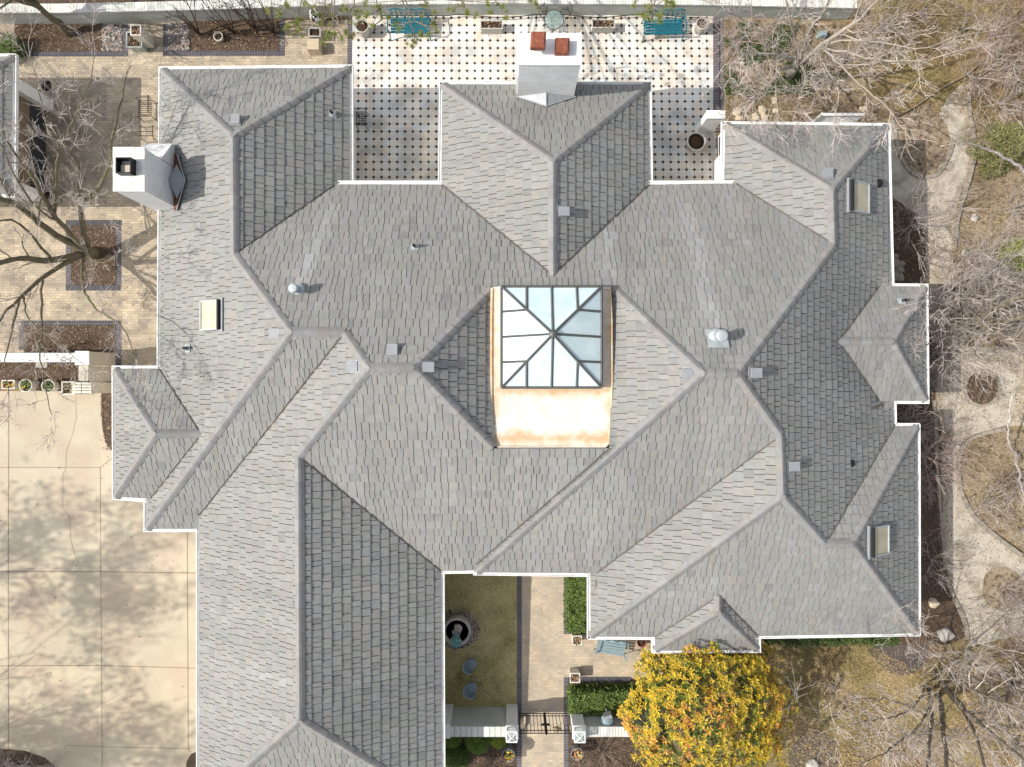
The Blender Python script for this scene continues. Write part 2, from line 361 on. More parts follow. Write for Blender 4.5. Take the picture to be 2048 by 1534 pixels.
for pts, w in (([(18,782),(17,1143),(18,2000)],0.03), ([(201,935),(202,1143),(205,1534),(206,1800)],0.022), ([(375,1065),(375,1143),(377,1500),(383,1505)],0.03),
               ([(-500,935),(201,935),(225,915)],0.025), ([(-500,1143),(201,1143),(400,1146)],0.03), ([(-500,1332),(205,1331),(400,1336)],0.03), ([(130,1490),(205,1493),(378,1497)],0.02),
               ([(152,795),(153,835),(145,870),(134,900),(132,935),(126,950),(126,1015),(140,1035),(142,1080),(150,1110),(158,1125)],0.014),
               ([(140,1022),(165,1020),(200,1024)],0.01), ([(60,960),(80,980)],0.008)):
    strip(mb, pts, w, 0.0165)
for x, y in ((111,1195),(263,1393),(75,1008),(194,1330)): mb.lathe([(0.0,0.02),(0.035,0.02),(0.035,0.0)], (*XY(x,y), 0), 8)
tag(build('driveway_joints', mb, 'joint'), kind='structure')

sheet('brick_patio', rect(-400, 40, 706, 745), 'patio_brick', 0.010)
# tiled terrace with its counting UVs
mb = MB(); nu, nv = 24, 12
def tmap(u, v):   # u 0..45 tiles, v 0..21 rows
    a, b = u/45.0, v/21.0
    tl, tr, br_, bl = (717.4,35.2), (1412.2,37.0), (1420.2,354.5), (716.4,354.5)
    x = (tl[0]*(1-a)+tr[0]*a)*(1-b)+(bl[0]*(1-a)+br_[0]*a)*b
    y = (tl[1]*(1-a)+tr[1]*a)*(1-b)+(bl[1]*(1-a)+br_[1]*a)*b
    return x, y
u0, u1, v0, v1 = -0.8, 45.9, -0.8, 23.0; vs = []; uvs = []
for j in range(nv+1):
    for i in range(nu+1):
        u = u0+(u1-u0)*i/nu; v = v0+(v1-v0)*j/nv; p = XY(*tmap(u, v)); vs.append((p[0], p[1], 0.02)); uvs.append((u, v))
mb.add(vs, [(j*(nu+1)+i, (j+1)*(nu+1)+i, (j+1)*(nu+1)+i+1, j*(nu+1)+i+1) for j in range(nv) for i in range(nu)])
o = build('tiled_terrace', mb, 'octagon_tile'); ul = o.data.uv_layers.new(name='tiles')
for lp in o.data.loops: ul.data[lp.index].uv = uvs[lp.vertex_index]
tag(o, kind='structure')
# dark brick borders
def border(pts_list, m, z=0.016):
    mb = MB()
    for r_ in pts_list: mb.prism([XY(*p) for p in rect(*r_)], -0.03, z, bottom=False)
    return mb
tag(build('patio_border_rows', border([(28,103,256,113),(326,101,570,112),(132,440,244,450),(132,571,242,581),(42,641,243,650),(695,36,706,44)], 'x'), 'charcoal_brick'), kind='structure')
tag(build('patio_border_columns', border([(246,48,257,103),(326,48,337,101),(559,40,570,101),(132,450,142,571),(233,450,243,571),(232,650,243,738),(38,650,48,700),(695,44,706,140)], 'x', 0.015), 'charcoal_brick_across'), kind='structure')
sheet('terrace_edge', rect(1426, 33, 1438, 238), 'charcoal_brick_across', 0.03)
sheet('terrace_step', rect(1439.5, 33, 1447, 225), 'charcoal_brick_across', -0.01)
sheet('mulch_bed', rough(rect(30, 46, 205, 103), 0.8), 'mulch', 0.018)
sheet('mulch_bed', rough(rect(380, 40, 559, 101), 0.8), 'mulch', 0.018)
sheet('mulch_bed', rect(142, 450, 233, 571), 'mulch', 0.020)
sheet('mulch_bed', rect(48, 650, 232, 704), 'mulch', 0.020)
sheet('mulch_bed', rect(-100, 722, 160, 764), 'mulch', 0.022)
sheet('mulch_bed', [(203,784),(232,784),(232,906),(222,900),(212,885),(206,860),(203,830)], 'mulch', 0.026)
sheet('mulch_bed', [(-40,1500),(0,1497),(50,1501),(90,1515),(118,1540),(125,1580),(-40,1580)], 'mulch', 0.03)
sheet('mulch_bed', [(372,1540),(374,1522),(382,1508),(400,1500),(400,1560),(372,1560)], 'mulch', 0.03)
sheet('mulch_bed', rect(880, 1466, 1034, 1620), 'mulch', 0.012)
sheet('mulch_bed', rough(rect(1136, 1466, 1330, 1560), 1), 'mulch', 0.012)
sheet('back_mulch', rough(rect(-200, -300, 1300, 30), 2), 'mulch', -0.01)
sheet('side_mulch', rough([(1750,560),(1850,500),(1852,640),(1880,690),(1870,800),(1882,860),(1880,960),(1886,1080),(1895,1150),(1915,1200),(1935,1270),(1900,1290),(1800,1290),(1740,1280)], 2), 'mulch', -0.005)
sheet('side_mulch', rough([(1780,400),(1835,410),(1852,450),(1853,580),(1780,590)], 2), 'mulch', 0.0)
sheet('grey_mulch', rough([(1735,1300),(1760,1288),(1800,1270),(1860,1280),(1852,1325),(1830,1345),(1800,1352),(1770,1340)], 2, 9), 'grey_mulch', -0.012)
sheet('grey_mulch', rough([(1605,1470),(1640,1462),(1670,1478),(1680,1510),(1668,1560),(1580,1560),(1578,1500)], 2, 9), 'grey_mulch', -0.012)
sheet('dirt_bed', rough([(1448,30),(1690,45),(1700,180),(1760,200),(1800,230),(1790,260),(1448,260)], 3), 'dirt', -0.016)
sheet('dirt_bed', rough([(1940,230),(2100,180),(2100,700),(1990,690),(1905,640),(1905,560),(1912,430),(1942,330)], 3), 'dirt', -0.02)
sheet('courtyard_lawn', rect(880, 1135, 1034, 1420), 'lawn_grass', 0.0)
sheet('front_walk', rect(1043, 1140, 1128, 1700), 'walk_brick', 0.014)
sheet('front_patio', rect(1128, 1268, 1330, 1356), 'walk_brick', 0.0135)
tag(build('walk_border_columns', border([(1034,1140,1043.5,1700),(1127.5,1140,1137,1266),(1127.5,1354,1137,1700)], 'x', 0.018), 'charcoal_brick_across'), kind='structure')
tag(build('walk_border_rows', border([(1137,1353,1262,1364),(1137,1262,1180,1268)], 'x', 0.0175), 'charcoal_brick'), kind='structure')
sheet('dirt_bed', rough([(2120,850),(2012,862),(1955,872),(1925,892),(1917,930),(1923,980),(1950,1030),(1990,1066),(2120,1140)], 2), 'dirt', 0.0)
# gravel garden path on the right
sheet('gravel_path', rough([(1925,166),(1932,185),(1936,235),(1945,280),(1942,330),(1927,380),(1912,430),(1905,520),(1903,600),(1870,640),(1856,600),(1850,480),(1835,430),(1785,395),(1780,245),(1792,240),(1796,290),(1812,330),(1840,354),(1868,350),(1890,315),(1901,280),(1893,250),(1878,228),(1895,195)],1.5,12,3), 'gravel', 0.008)
sheet('gravel_path', rough([(1856,590),(1903,590),(1900,650),(1915,690),(1960,700),(2010,698),(2060,712),(2110,850),(2010,852),(1950,868),(1922,888),(1914,930),(1920,980),(1946,1032),(1985,1070),(2040,1110),(2110,1150),(2110,1260),(2010,1275),(1960,1290),(1935,1275),(1915,1200),(1896,1150),(1888,1080),(1884,960),(1884,860),(1872,800),(1880,700),(1862,660)],1.5,12,4), 'gravel', 0.012)
def disc(cx, cy, r, n=28, amp=0.0, sy=1.0):
    return [(cx+(r+amp*math.sin(3*a+cx))*math.cos(a), cy+sy*(r+amp*math.sin(2*a))*math.sin(a)) for a in [2*math.pi*k/n for k in range(n)]]
sheet('path_island', disc(1962, 776, 34, amp=2), 'mulch', 0.03)
sheet('path_island', disc(2006, 1178, 44, amp=3), 'dirt', 0.03)
sheet('path_island', rough([(1792,240),(1796,290),(1812,330),(1840,354),(1868,350),(1890,315),(1901,280),(1893,250),(1870,225),(1860,205),(1820,225)],1,10), 'dirt', 0.014)

def curb(name, pts_px, label, w=0.16, h=0.10, closed=False, m='curb_stone'):
    mb = MB(); P = [Vector((*XY(*p), 0)) for p in pts_px]
    dense = []
    n = len(P)
    for i in range(n if closed else n-1):
        p0, p1, p2, p3 = P[(i-1) % n if closed else max(i-1, 0)], P[i], P[(i+1) % n], P[(i+2) % n if closed else min(i+2, n-1)]
        k = max(1, int((p2-p1).length/0.34))
        for j in range(k):
            t = j/k
            dense.append(0.5*((2*p1)+(p2-p0)*t+(2*p0-5*p1+4*p2-p3)*t*t+(3*p1-p0-3*p2+p3)*t**3))
    if not closed: dense.append(P[-1])
    m_ = len(dense)
    for i in range(m_ if closed else m_-1):
        a, b = dense[i], dense[(i+1) % m_]; d = b-a
        if d.length < 0.05: continue
        ang = math.atan2(d.y, d.x)+rnd.uniform(-0.05, 0.05); hh = h*rnd.uniform(0.8, 1.15)
        mb.box(((a.x+b.x)/2, (a.y+b.y)/2, hh/2), (d.length*0.94, w*rnd.uniform(0.85, 1.1), hh), ang)
    return tag(build(name, mb, m), label, 'path edging')
curb('stone_edging', [(1783,240),(1790,280),(1800,315),(1820,345),(1845,357),(1870,352),(1892,320),(1904,282)], 'curved stone edging looping round the dirt island beside the house corner', 0.13, 0.10)
curb('stone_edging', [(1934,185),(1938,235),(1946,280),(1943,330),(1928,385),(1913,435),(1906,500)], 'stone edging along the right side of the upper gravel path', 0.13, 0.12)
curb('stone_edging', [(2010,858),(1960,868),(1928,888),(1915,925),(1918,975),(1944,1030),(1985,1068),(2040,1110)], 'long curved stone edging round the dry bed right of the gravel path', 0.15, 0.10)
curb('stone_edging', [(1893,1160),(1906,1195),(1925,1235),(1934,1275)], 'short dark stone edging between mulch and gravel near two boulders', 0.14, 0.10)
curb('stone_edging', [(1918,689),(1960,699),(2010,696),(2045,706),(2070,730)], 'stone edging along the top of the round gravel clearing', 0.14, 0.10)
curb('stone_ring', [(1962+36*math.cos(a), 776+36*math.sin(a)) for a in [k*math.pi/6 for k in range(12)]], 'ring of flat stones round the small mulched bed in the gravel', 0.12, 0.06, True)
curb('stone_edging', [(1782,238),(1830,213),(1880,178),(1932,150),(1965,120)], 'dark straight edging strip running up from the house corner to the path end', 0.05, 0.12, m='joint')
curb('stone_edging', [(1868,800),(1872,880),(1875,960),(1884,1060),(1890,1140)], 'low grey edging half buried along the shaded left side of the gravel path', 0.12, 0.05)
# ------------------------------------------------------------------ THE HOUSE
PX, EZ, EM = {}, 2.8, 3.1
def V(n, x, y, z=None): PX[n] = [x, y, z]
for row in """a1 324 140 2.8|a2 699 136 2.8|a3 700 368 2.8|v1 671 370|a4 467 272|a5 469 510|m1 583 664|m2 690 665|m3 738 737|m4 829 735
w1 984 577|w2 986 896|w3 1226 576|w4 1219 896|m5 1406 747|m6 1474 747|cv 883 369 3.0|cw 1299 369 3.0|ev 1471 368 3.08|e0 1448 368 2.8
c1 885 170 3.0|c2 1296 170 3.0|c3 1106 322|c4 1106 551|e1 1450 249 2.8|e2 1774 253 2.8|e3 1782 572 2.8|e4 1664 378|e5 1667 490
h1 1757 573 2.9|h5 1850 574 2.8|h6 1852 801 2.8|h2 1757 801 2.9|h4 1786 683|h3 1676 683|r0 1786 803 2.8|r1 1787 853 2.8|r2 1834 853 2.8|q3 1650 1087|q4 1705 1088|u3 1835 1266 2.8
q1 1561 870|q2 1565 993|u1 1181 1147 2.8|q0 1194 1145 3.1|u2 1181 1272 2.8|d1 1310 1273 2.8|d2 1310 1300 2.65|d3 1437 1190|d6 1437 1224|d5 1515 1299 2.65|d4 1515 1271 2.8
p2 953 1144 3.1|p1 952 1128|k4 882 1141 3.05|p0 953 1140 3.1|k1 598 912|k2 600 1440|k3 399 1612 2.8|k5 884 1612 2.8|t1 399 1031|t0 399 1057 2.62
s1 294 1057 2.55|s0 294 998 2.55|g1 230 738 2.6|g2 231 993 2.6|g3 312 868|g4 404 868|g5 320 738 2.75|g6 303 996""".replace('\n', '|').split('|'):
    t = row.split(); V(t[0], float(t[1]), float(t[2]), float(t[3]) if len(t) > 3 else None)
P0 = 0.58
# face: name, facing, vertices, (eave pixel coordinate, eave height) or None
FACES = [
 ('N', 'a1 a2 a4', (138, 2.8)), ('E', 'a2 a3 v1 a5 a4', (700, 2.8)), ('W', 'a1 a4 a5 m1 s1 s0 g6 g4 g5', (320, 2.8)),
 ('N', 'v1 cv c4 cw ev e5 m6 m5 w3 w1 m4 m3 m2 m1 a5', (369, 3.05)),
 ('N', 'c1 c2 c3', (169, 3.0)), ('W', 'c1 c3 c4 cv', (884, 3.0)), ('E', 'c2 cw c4 c3', (1298, 3.0)),
 ('N', 'e1 e2 e4', (250, 2.8)), ('W', 'e1 e4 e5 ev e0', (1449, 2.8)),
 ('E', 'e2 e3 h1 h3 h2 r0 r1 q3 q2 q1 m6 e5 e4', (1784, 2.8)),
 ('N', 'h1 h5 h4 h3', (573, 2.8)), ('E', 'h5 h6 h4', (1852, 2.8)), ('S', 'h3 h4 h6 h2', (802, 2.8)),
 ('N', 'r1 r2 q4 q3', (853, 2.8)), ('E', 'r2 u3 q4', (1835, 2.8)),
 ('S', 'u2 q2 q3 q4 u3 d4 d3 d1', (1271, 2.8)), ('W', 'd1 d3 d6 d2', None), ('E', 'd3 d4 d5 d6', None), ('S', 'd2 d6 d5', None),
 ('W', 'u1 q0 q1 q2 u2', (1181, 2.8)), ('S', 'p2 m5 m6 q1 q0', (1146, 3.1)),
 ('W', 'w3 m5 p2 p1 w4', None), ('S', 'm3 m4 w2 w4 p1 p0 k4 k1', (1141, 3.08)), ('E', 'm4 w1 w2', None),
 ('E', 'k1 k4 k5 k2', (884, 2.8)), ('S', 'k2 k5 k3', (1612, 2.8)), ('W', 't0 t1 m2 m3 k1 k2 k3', (399, 2.8)),
 ('S', 's1 m1 m2 t1 t0', (1057, 2.55)), ('W', 'g1 g3 g2', (230, 2.6)), ('N', 'g1 g5 g4 g3', (738, 2.6)), ('S', 'g2 g3 g4 g6', (994, 2.6))]
DIRS = {'N': (0, 1), 'S': (0, -1), 'E': (1, 0), 'W': (-1, 0)}
est = {}
for fc, vs, pl in FACES:
    if not pl: continue
    d = DIRS[fc]; e, ze = pl
    E0 = ((e-1024) if fc in 'EW' else (767-e))*SP*(CAMH-ze)/CAMH*(1 if fc in 'EN' else -1)   # distance of the eave along the facing direction
    for n in vs.split():
        x, y, _ = PX[n]; rr = ((x-1024)*d[0]+(767-y)*d[1])*SP
        # z = ze + P*(E0 - rr*(H-z)/H)
        z = (ze+P0*(E0-rr))/(1-P0*rr/CAMH); est.setdefault(n, []).append(z)
VZ = {}
for n, (x, y, z) in PX.items():
    if z is None:
        if n == 'd6': continue
        z = sum(est[n])/len(est[n])
    VZ[n] = z
VZ['d6'] = VZ['d3']+0.02
P3 = {n: W(PX[n][0], PX[n][1], VZ[n]) for n in VZ}

house = thing('house', 'large white one-storey house under a many-hipped grey tile roof with a glass pyramid skylight', 'house', (0, 0, 0))
def clip(poly, ax, lim, keep_ge):
    out = []; n = len(poly)
    for i in range(n):
        a, b = poly[i], poly[(i+1) % n]; ia = (a[ax] >= lim) if keep_ge else (a[ax] <= lim); ib = (b[ax] >= lim) if keep_ge else (b[ax] <= lim)
        if ia: out.append(a)
        if ia != ib:
            t = (lim-a[ax])/(b[ax]-a[ax]); out.append((a[0]+(b[0]-a[0])*t, a[1]+(b[1]-a[1])*t))
    return out
STREAKS = [((640,400),(594,572),0.34,0.32), ((1392,385),(1436,660),0.42,0.30), ((1226,560),(1222,440),0.40,0.22)]
STW = [(Vector(XY(*a, 5.5)), Vector(XY(*b, 6.0)), w, s) for a, b, w, s in STREAKS]
def streak(x, y):
    p = Vector((x, y)); k = 0
    for a, b, w, s in STW:
        ab = b-a; t = max(0, min(1, (p-a).dot(ab)/ab.length_squared)); dd = (p-(a+ab*t)).length
        if dd < w: k = max(k, s*(1-dd/w)*(0.4+0.6*t))
    return k
def tile_color(x, y, z, u=0.0, v=0.0):
    b = rnd.gauss(1.0, 0.030)*(1+0.10*noise.noise(Vector((u*1.1, v*0.16, 9.0)))+0.06*noise.noise(Vector((u*3.4, v*0.35, 2.0))))
    b *= 1+0.09*noise.noise(Vector((x*0.35, y*0.35, 3.0)))
    t = rnd.random(); c = [b, b, b]
    if t < 0.17: c = [b*1.03, b*0.99, b*0.975]
    elif t < 0.32: c = [b*0.98, b*1.0, b*0.975]
    elif t < 0.44: c = [b*0.975, b*0.985, b*1.025]
    elif t < 0.48: c = [b*0.86, b*0.86, b*0.88]
    k = streak(x, y)
    if k: c = [c[0]*(1+k), c[1]*(1+k*1.05), c[2]*(1+k*1.25)]
    return tuple(max(0.5, min(1.6, q)) for q in c)
COURSE, TH = 0.33, 0.024
RES = []
def lay_tiles(facing, pts):
    d = Vector((*DIRS[facing], 0)); n = len(pts)
    sh = [p.x*d.x+p.y*d.y for p in pts]; zz = [p.z for p in pts]
    ms, mz = sum(sh)/n, sum(zz)/n
    g = sum((s-ms)*(z-mz) for s, z in zip(sh, zz))/max(1e-9, sum((s-ms)**2 for s in sh)); c0 = mz-g*ms   # z = c0 + g*s, g < 0
    L = math.sqrt(1+g*g); a = Vector((-d.y, d.x, 0)); up = Vector((-d.x, -d.y, -g))/L
    nrm = Vector((-g*d.x, -g*d.y, 1))/L
    smax = max(sh); org = Vector((d.x*smax, d.y*smax, c0+g*smax))
    poly = [((p-org).dot(a), (smax-(p.x*d.x+p.y*d.y))*L) for p in pts]
    res = [z_-(c0+g*s_) for s_, z_ in zip(sh, zz)]; m_ = len(poly)
    def warp(u, v):      # mean value interpolation of the corner heights: neighbouring slopes meet exactly
        ws = []; ds = [(p[0]-u, p[1]-v) for p in poly]; rs = [math.hypot(*q) for q in ds]
        for i in range(m_):
            if rs[i] < 1e-5: return res[i]
        tn = []
        for i in range(m_):
            j = (i+1) % m_; cr = ds[i][0]*ds[j][1]-ds[i][1]*ds[j][0]; dt = ds[i][0]*ds[j][0]+ds[i][1]*ds[j][1]
            if abs(cr) < 1e-7:
                if dt < 0: t_ = rs[i]/(rs[i]+rs[j]); return res[i]*(1-t_)+res[j]*t_
                tn.append(0.0)
            else: tn.append((rs[i]*rs[j]-dt)/cr)
        ws = [(tn[i-1]+tn[i])/rs[i] for i in range(m_)]; W_ = sum(ws)
        if abs(W_) < 1e-9: return 0.0
        return max(-0.3, min(0.3, sum(w_*r_ for w_, r_ in zip(ws, res))/W_))
    RES.append(facing); mb = MB(); tmax = max(p[1] for p in poly); s0 = min(p[0] for p in poly); s1 = max(p[0] for p in poly)
    t = -0.02; 
    while t < tmax:
        band = clip(clip(poly, 1, t, True), 1, t+COURSE, False)
        if len(band) > 2:
            lo, hi = min(p[0] for p in band), max(p[0] for p in band)
            s = s0-rnd.uniform(0, 0.3)
            while s < hi:
                w = rnd.choice((0.17, 0.20, 0.24, 0.28, 0.33)) + rnd.uniform(-0.01, 0.01)
                if s+w > lo:
                    q = clip(clip(band, 0, s+0.004, True), 0, s+w-rnd.uniform(0.010, 0.018), False)
                    if len(q) > 2:
                        if abs(sum(q[i][0]*q[(i+1) % len(q)][1]-q[(i+1) % len(q)][0]*q[i][1] for i in range(len(q)))) < 6e-4: s += w; continue
                        th = TH+rnd.uniform(-0.007, 0.007); k = len(q); vt = []; vb = []
                        for (u, v) in q:
                            base = org+a*u+up*v+Vector((0, 0, warp(u, v))); h = 0.012+th*(1-(v-t)/COURSE)
                            vt.append(base+nrm*h); vb.append(base-nrm*0.006)
                        col = tile_color(vt[0].x, vt[0].y, vt[0].z, q[0][0]+17*len(RES), q[0][1])
                        area = sum(q[i][0]*q[(i+1) % k][1]-q[(i+1) % k][0]*q[i][1] for i in range(k))
                        top = tuple(range(k)); 
                        sd_ = [(k+i, k+(i+1) % k, (i+1) % k, i) for i in range(k)]
                        if area*1 < 0: top = top[::-1]; sd_ = [f[::-1] for f in sd_]
                        mb.add(vt+vb, [top]+sd_, col)
                s += w
        t += COURSE
    return mb
for fc, vs, pl in FACES:
    pts = [P3[n] for n in vs.split()]
    o = build('roof_slope', lay_tiles(fc, pts), 'roof_tile', house)
# deck below the tiles, seen in the open valleys
mb = MB()
for pts, low in [([P3[n] for n in vs.split()], 0.10) for fc, vs, pl in FACES]:
    k = len(pts)
    tr = tessellate_polygon([[Vector((p.x, p.y, 0)) for p in pts]])
    fs = []
    for t in tr:
        p, q, r = [pts[i] for i in t]
        if (q.x-p.x)*(r.y-p.y)-(q.y-p.y)*(r.x-p.x) < 0: t = (t[0], t[2], t[1])
        fs.append(t)
    mb.add([(p.x, p.y, p.z-low) for p in pts], fs)
build('roof_deck', mb, 'roof_deck', house)

def ridge_cap(n1, n2, half=0.148, ridge=False, ext1=0.0, ext2=0.0):
    a, b = Vector(P3[n1]), Vector(P3[n2])
    if a.z > b.z: a, b = b, a            # lay from the low end up
    d = b-a; L = d.length; d.normalize(); a = a-d*ext1; b = b+d*ext2; L = (b-a).length
    side = Vector((d.y, -d.x, 0)).normalized(); drop = 0.50 if ridge else 0.38
    k = max(1, round(L/0.40)); e = L/k; mb = MB()
    prof = [(-half, -half*drop+0.035), (-half*0.45, -half*0.45*drop*0.8+0.055), (0, 0.064), (half*0.45, -half*0.45*drop*0.8+0.055), (half, -half*drop+0.035)]
    for i in range(k):
        p0 = a+d*(i*e); p1 = a+d*(i*e+e*1.04); g = rnd.gauss(1.0, 0.055); tint = rnd.choice(((1,0.97,0.97),(1,1,1),(0.97,0.97,1.0),(1.02,0.98,0.95)))
        col = tuple(g*q for q in tint); vs = []
        for p, lift, wd in ((p0, 0.020, 1.03), (p1, 0.0, 0.97)):
            for o_, h in prof: vs.append(p+side*(o_*wd)+Vector((0, 0, h+lift)))
        for p, lift, wd in ((p0, 0.020, 1.03), (p1, 0.0, 0.97)):
            for o_, h in prof: vs.append(p+side*(o_*wd)+Vector((0, 0, h+lift-0.035)))
        fs = []
        for j in range(4): fs += [(j, j+1, 5+j+1, 5+j), (10+j, 15+j, 15+j+1, 10+j+1), (j, 10+j, 10+j+1, j+1)]
        fs += [(0, 5, 15, 10), (4, 14, 19, 9)]
        mb.add(vs, fs, col)
    return build('ridge_cap', mb, 'ridge_tile', house)
for s in """a1 a4|a2 a4|m1 a5|m3 m2|m1 s1|g1 g3|g2 g3|k1 m3|k2 k3|k2 k5|w1 m4|w2 m4|w3 m5|p2 m5|m6 e5|m6 q1|e4 e1|e4 e2|c1 c3|c2 c3|h5 h4|h6 h4
q2 u2|q2 q3|q4 r2|q4 u3|d2 d6|d5 d6""".replace('\n', '|').split('|'):
    n1, n2 = s.split(); ridge_cap(n1, n2, ext2=0.05)
for s in "a4 a5|c3 c4|k1 k2|m1 m2|m3 m4|m5 m6|e4 e5|h3 h4|q1 q2|q3 q4|g3 g4|d3 d6".split('|'):
    n1, n2 = s.split(); ridge_cap(n1, n2, 0.155, True)

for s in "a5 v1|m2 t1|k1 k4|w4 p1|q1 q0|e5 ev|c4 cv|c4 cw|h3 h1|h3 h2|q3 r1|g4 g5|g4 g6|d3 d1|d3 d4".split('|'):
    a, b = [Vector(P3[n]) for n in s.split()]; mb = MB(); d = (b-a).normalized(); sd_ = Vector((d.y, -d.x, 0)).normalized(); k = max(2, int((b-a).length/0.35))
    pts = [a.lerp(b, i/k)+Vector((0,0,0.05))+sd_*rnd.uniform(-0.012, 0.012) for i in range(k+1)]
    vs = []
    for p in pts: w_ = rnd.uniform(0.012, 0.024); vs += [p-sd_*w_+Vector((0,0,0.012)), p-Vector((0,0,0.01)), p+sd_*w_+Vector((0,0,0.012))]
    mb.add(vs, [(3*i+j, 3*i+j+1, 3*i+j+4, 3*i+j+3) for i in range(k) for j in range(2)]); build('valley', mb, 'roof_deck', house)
# gutters along every eave, closed outline of the house
OUT = [('a1',None),('a2','N'),('a3','E'),('X1','N'),('c1','W'),('c2','N'),('X2','E'),('e0','N'),('e1','W'),('e2','N'),('e3','E'),('h5','N'),('h6','E'),('r0','S'),('r1','E'),('r2','N'),('u3','E'),
       ('d4','S'),('d5','E'),('d2','S'),('d1','W'),('u2','S'),('u1','W'),('p2','S'),('p0','W'),('k4','S'),('k5','E'),('k3','S'),('t0','W'),('s1','S'),('s0','W'),('g2','S'),('g1','W'),('g5','N'),('a1','W')]
P3['X1'] = P3['cv'].copy(); P3['X2'] = P3['cw'].copy()
def gutter(a, b, d, wid=0.12):
    a = Vector(a); b = Vector(b); D = Vector((*d, 0)); z = Vector((0, 0, 1)); mb = MB()
    t = (b-a); t.z = 0
    if t.length < 0.05: return
    t.normalize(); a = a-t*0.0; b = b+t*0.0
    # profile (out, up): thin sheet channel with a rolled lip
    prof = [(-0.01,-0.01),(-0.01,0.012),(0.012,0.012),(0.012,-0.035),(wid-0.03,-0.035),(wid-0.028,0.008),(wid,0.008),(wid,-0.13),(0.0,-0.13)]
    vs = [p+D*o_+z*h for p in (a-t*wid, b+t*wid) for o_, h in prof]; k = len(prof)
    fs = [(i, (i+1) % k, k+(i+1) % k, k+i) for i in range(k)]+[tuple(range(k-1, -1, -1)), tuple(range(k, 2*k))]
    mb.add(vs, fs); return build('gutter', mb, 'white_trim', house)
for i in range(1, len(OUT)):
    n2, d = OUT[i]; n1 = OUT[i-1][0]; a, b = P3[n1].copy(), P3[n2].copy()
    dd = Vector(DIRS[d])
    za = a.z if n1 not in ('a3', 'e3', 'r0') else b.z
    if n2 in ('e0',): zb = za = P3['ev'].z-0.03; b = W(1464, 368, zb)
    elif n2 == 'X1': za = zb = 3.05; a = W(682, 368, za)
    elif n2 == 'h5': a = W(1757, 573, 2.82); za = 2.82; zb = 2.8
    elif n2 == 'r0': zb = 2.82; b = W(1757, 801, zb)
    else: zb = b.z
    # shorten ends so mitred corners do not double up
    gutter((a.x, a.y, za), (b.x, b.y, zb), DIRS[d])
# walls and soffit
outl = [Vector((P3[n].x, P3[n].y)) for n, _ in OUT[:-1]]
dirs = [OUT[i+1][1] for i in range(len(OUT)-1)]
wallp = []
for i in range(len(outl)):
    p = outl[i]; d1 = Vector(DIRS[dirs[i-1]]); d2 = Vector(DIRS[dirs[i]]); q = p.copy()
    for dd in ((d1,) if dirs[i-1] == dirs[i] else (d1, d2)): q = q-dd*0.42
    wallp.append((q.x, q.y))
mb = MB(); mb.prism(wallp, 0.0, 2.5); build('wall', mb, 'white_wall', house)
mb = MB(); mb.prism([(p.x, p.y) for p in outl], 2.42, 2.50); build('soffit', mb, 'white_trim', house)
mb = MB()
for i in range(len(outl)):     # fascia boards behind the gutters
    a, b = outl[i], outl[(i+1) % len(outl)]; n1, n2 = OUT[i][0], OUT[(i+1) % (len(OUT)-1)][0]
    d = Vector(DIRS[dirs[i]]); a = a-d*0.012; b = b-d*0.012
    za, zb = P3[n1].z-0.05, P3[n2].z-0.05
    if n2 in ('X1', 'e0'): za = zb = 3.0
    mb.add([(a.x, a.y, 2.5), (b.x, b.y, 2.5), (b.x, b.y, zb), (a.x, a.y, za)], [(0,1,2,3)])
build('fascia', mb, 'white_trim', house)
# the white arched window bay on the terrace side of the east wing
wx = P3['e1'].x+0.42
mb = MB(); mb.box((wx-0.03, W(0,275,1.4).y-0.2, 1.55), (0.07, 0.9, 1.5)); f = build('window', mb, 'white_trim', house)
mb = MB(); mb.box((wx-0.07, W(0,275,1.4).y-0.2, 1.6), (0.03, 0.7, 1.3)); build('pane', mb, 'window_glass', f)

# flat membrane roof with the glass pyramid
ZF = 5.62
fl = [XY(x, y, ZF) for x, y in ((984,577),(1000,575),(1221,577),(1223,640),(1224,760),(1221,850),(1217,887),(1210,894),(996,894),(987,888),(983,850),(983,640))]
mb = MB(); mb.prism(fl, ZF-0.25, ZF+0.02); o = build('flat_roof', mb, 'membrane', house)
xa, ya = XY(981, 577, ZF); xb, yb = XY(1226, 894, ZF); _, py0 = XY(0, 776, ZF)
stain_membrane(xa, xb, yb, ya, xb, py0)
mb = MB(); rim = [Vector((p[0], p[1], ZF+0.03)) for p in fl]; mb.tube(rim, 0.045, 6, closed=True); build('roof_rim', mb, 'membrane', house, True)
ZB, ZA = 5.95, 6.75
B = [W(1003,573,ZB), W(1203,573,ZB), W(1203,775,ZB), W(1003,775,ZB)]; A = W(1105.5,668,ZA)
sk = bpy.data.objects.new('glass_pyramid', None); C.objects.link(sk); sk.parent = house
mb = MB(); cx = (B[0].x+B[1].x)/2; cy = (B[0].y+B[2].y)/2; bw = B[1].x-B[0].x; bh = B[0].y-B[2].y
mb.box((cx, cy, (ZF+ZB)/2-0.02), (bw-0.10, bh-0.10, ZB-ZF)); build('curb', mb, 'membrane', sk)
fr = MB()
def bar(mb, p, q, w=0.05, up=0.02):
    mb.tube([p+Vector((0,0,up)), q+Vector((0,0,up))], w/1.5, 4)
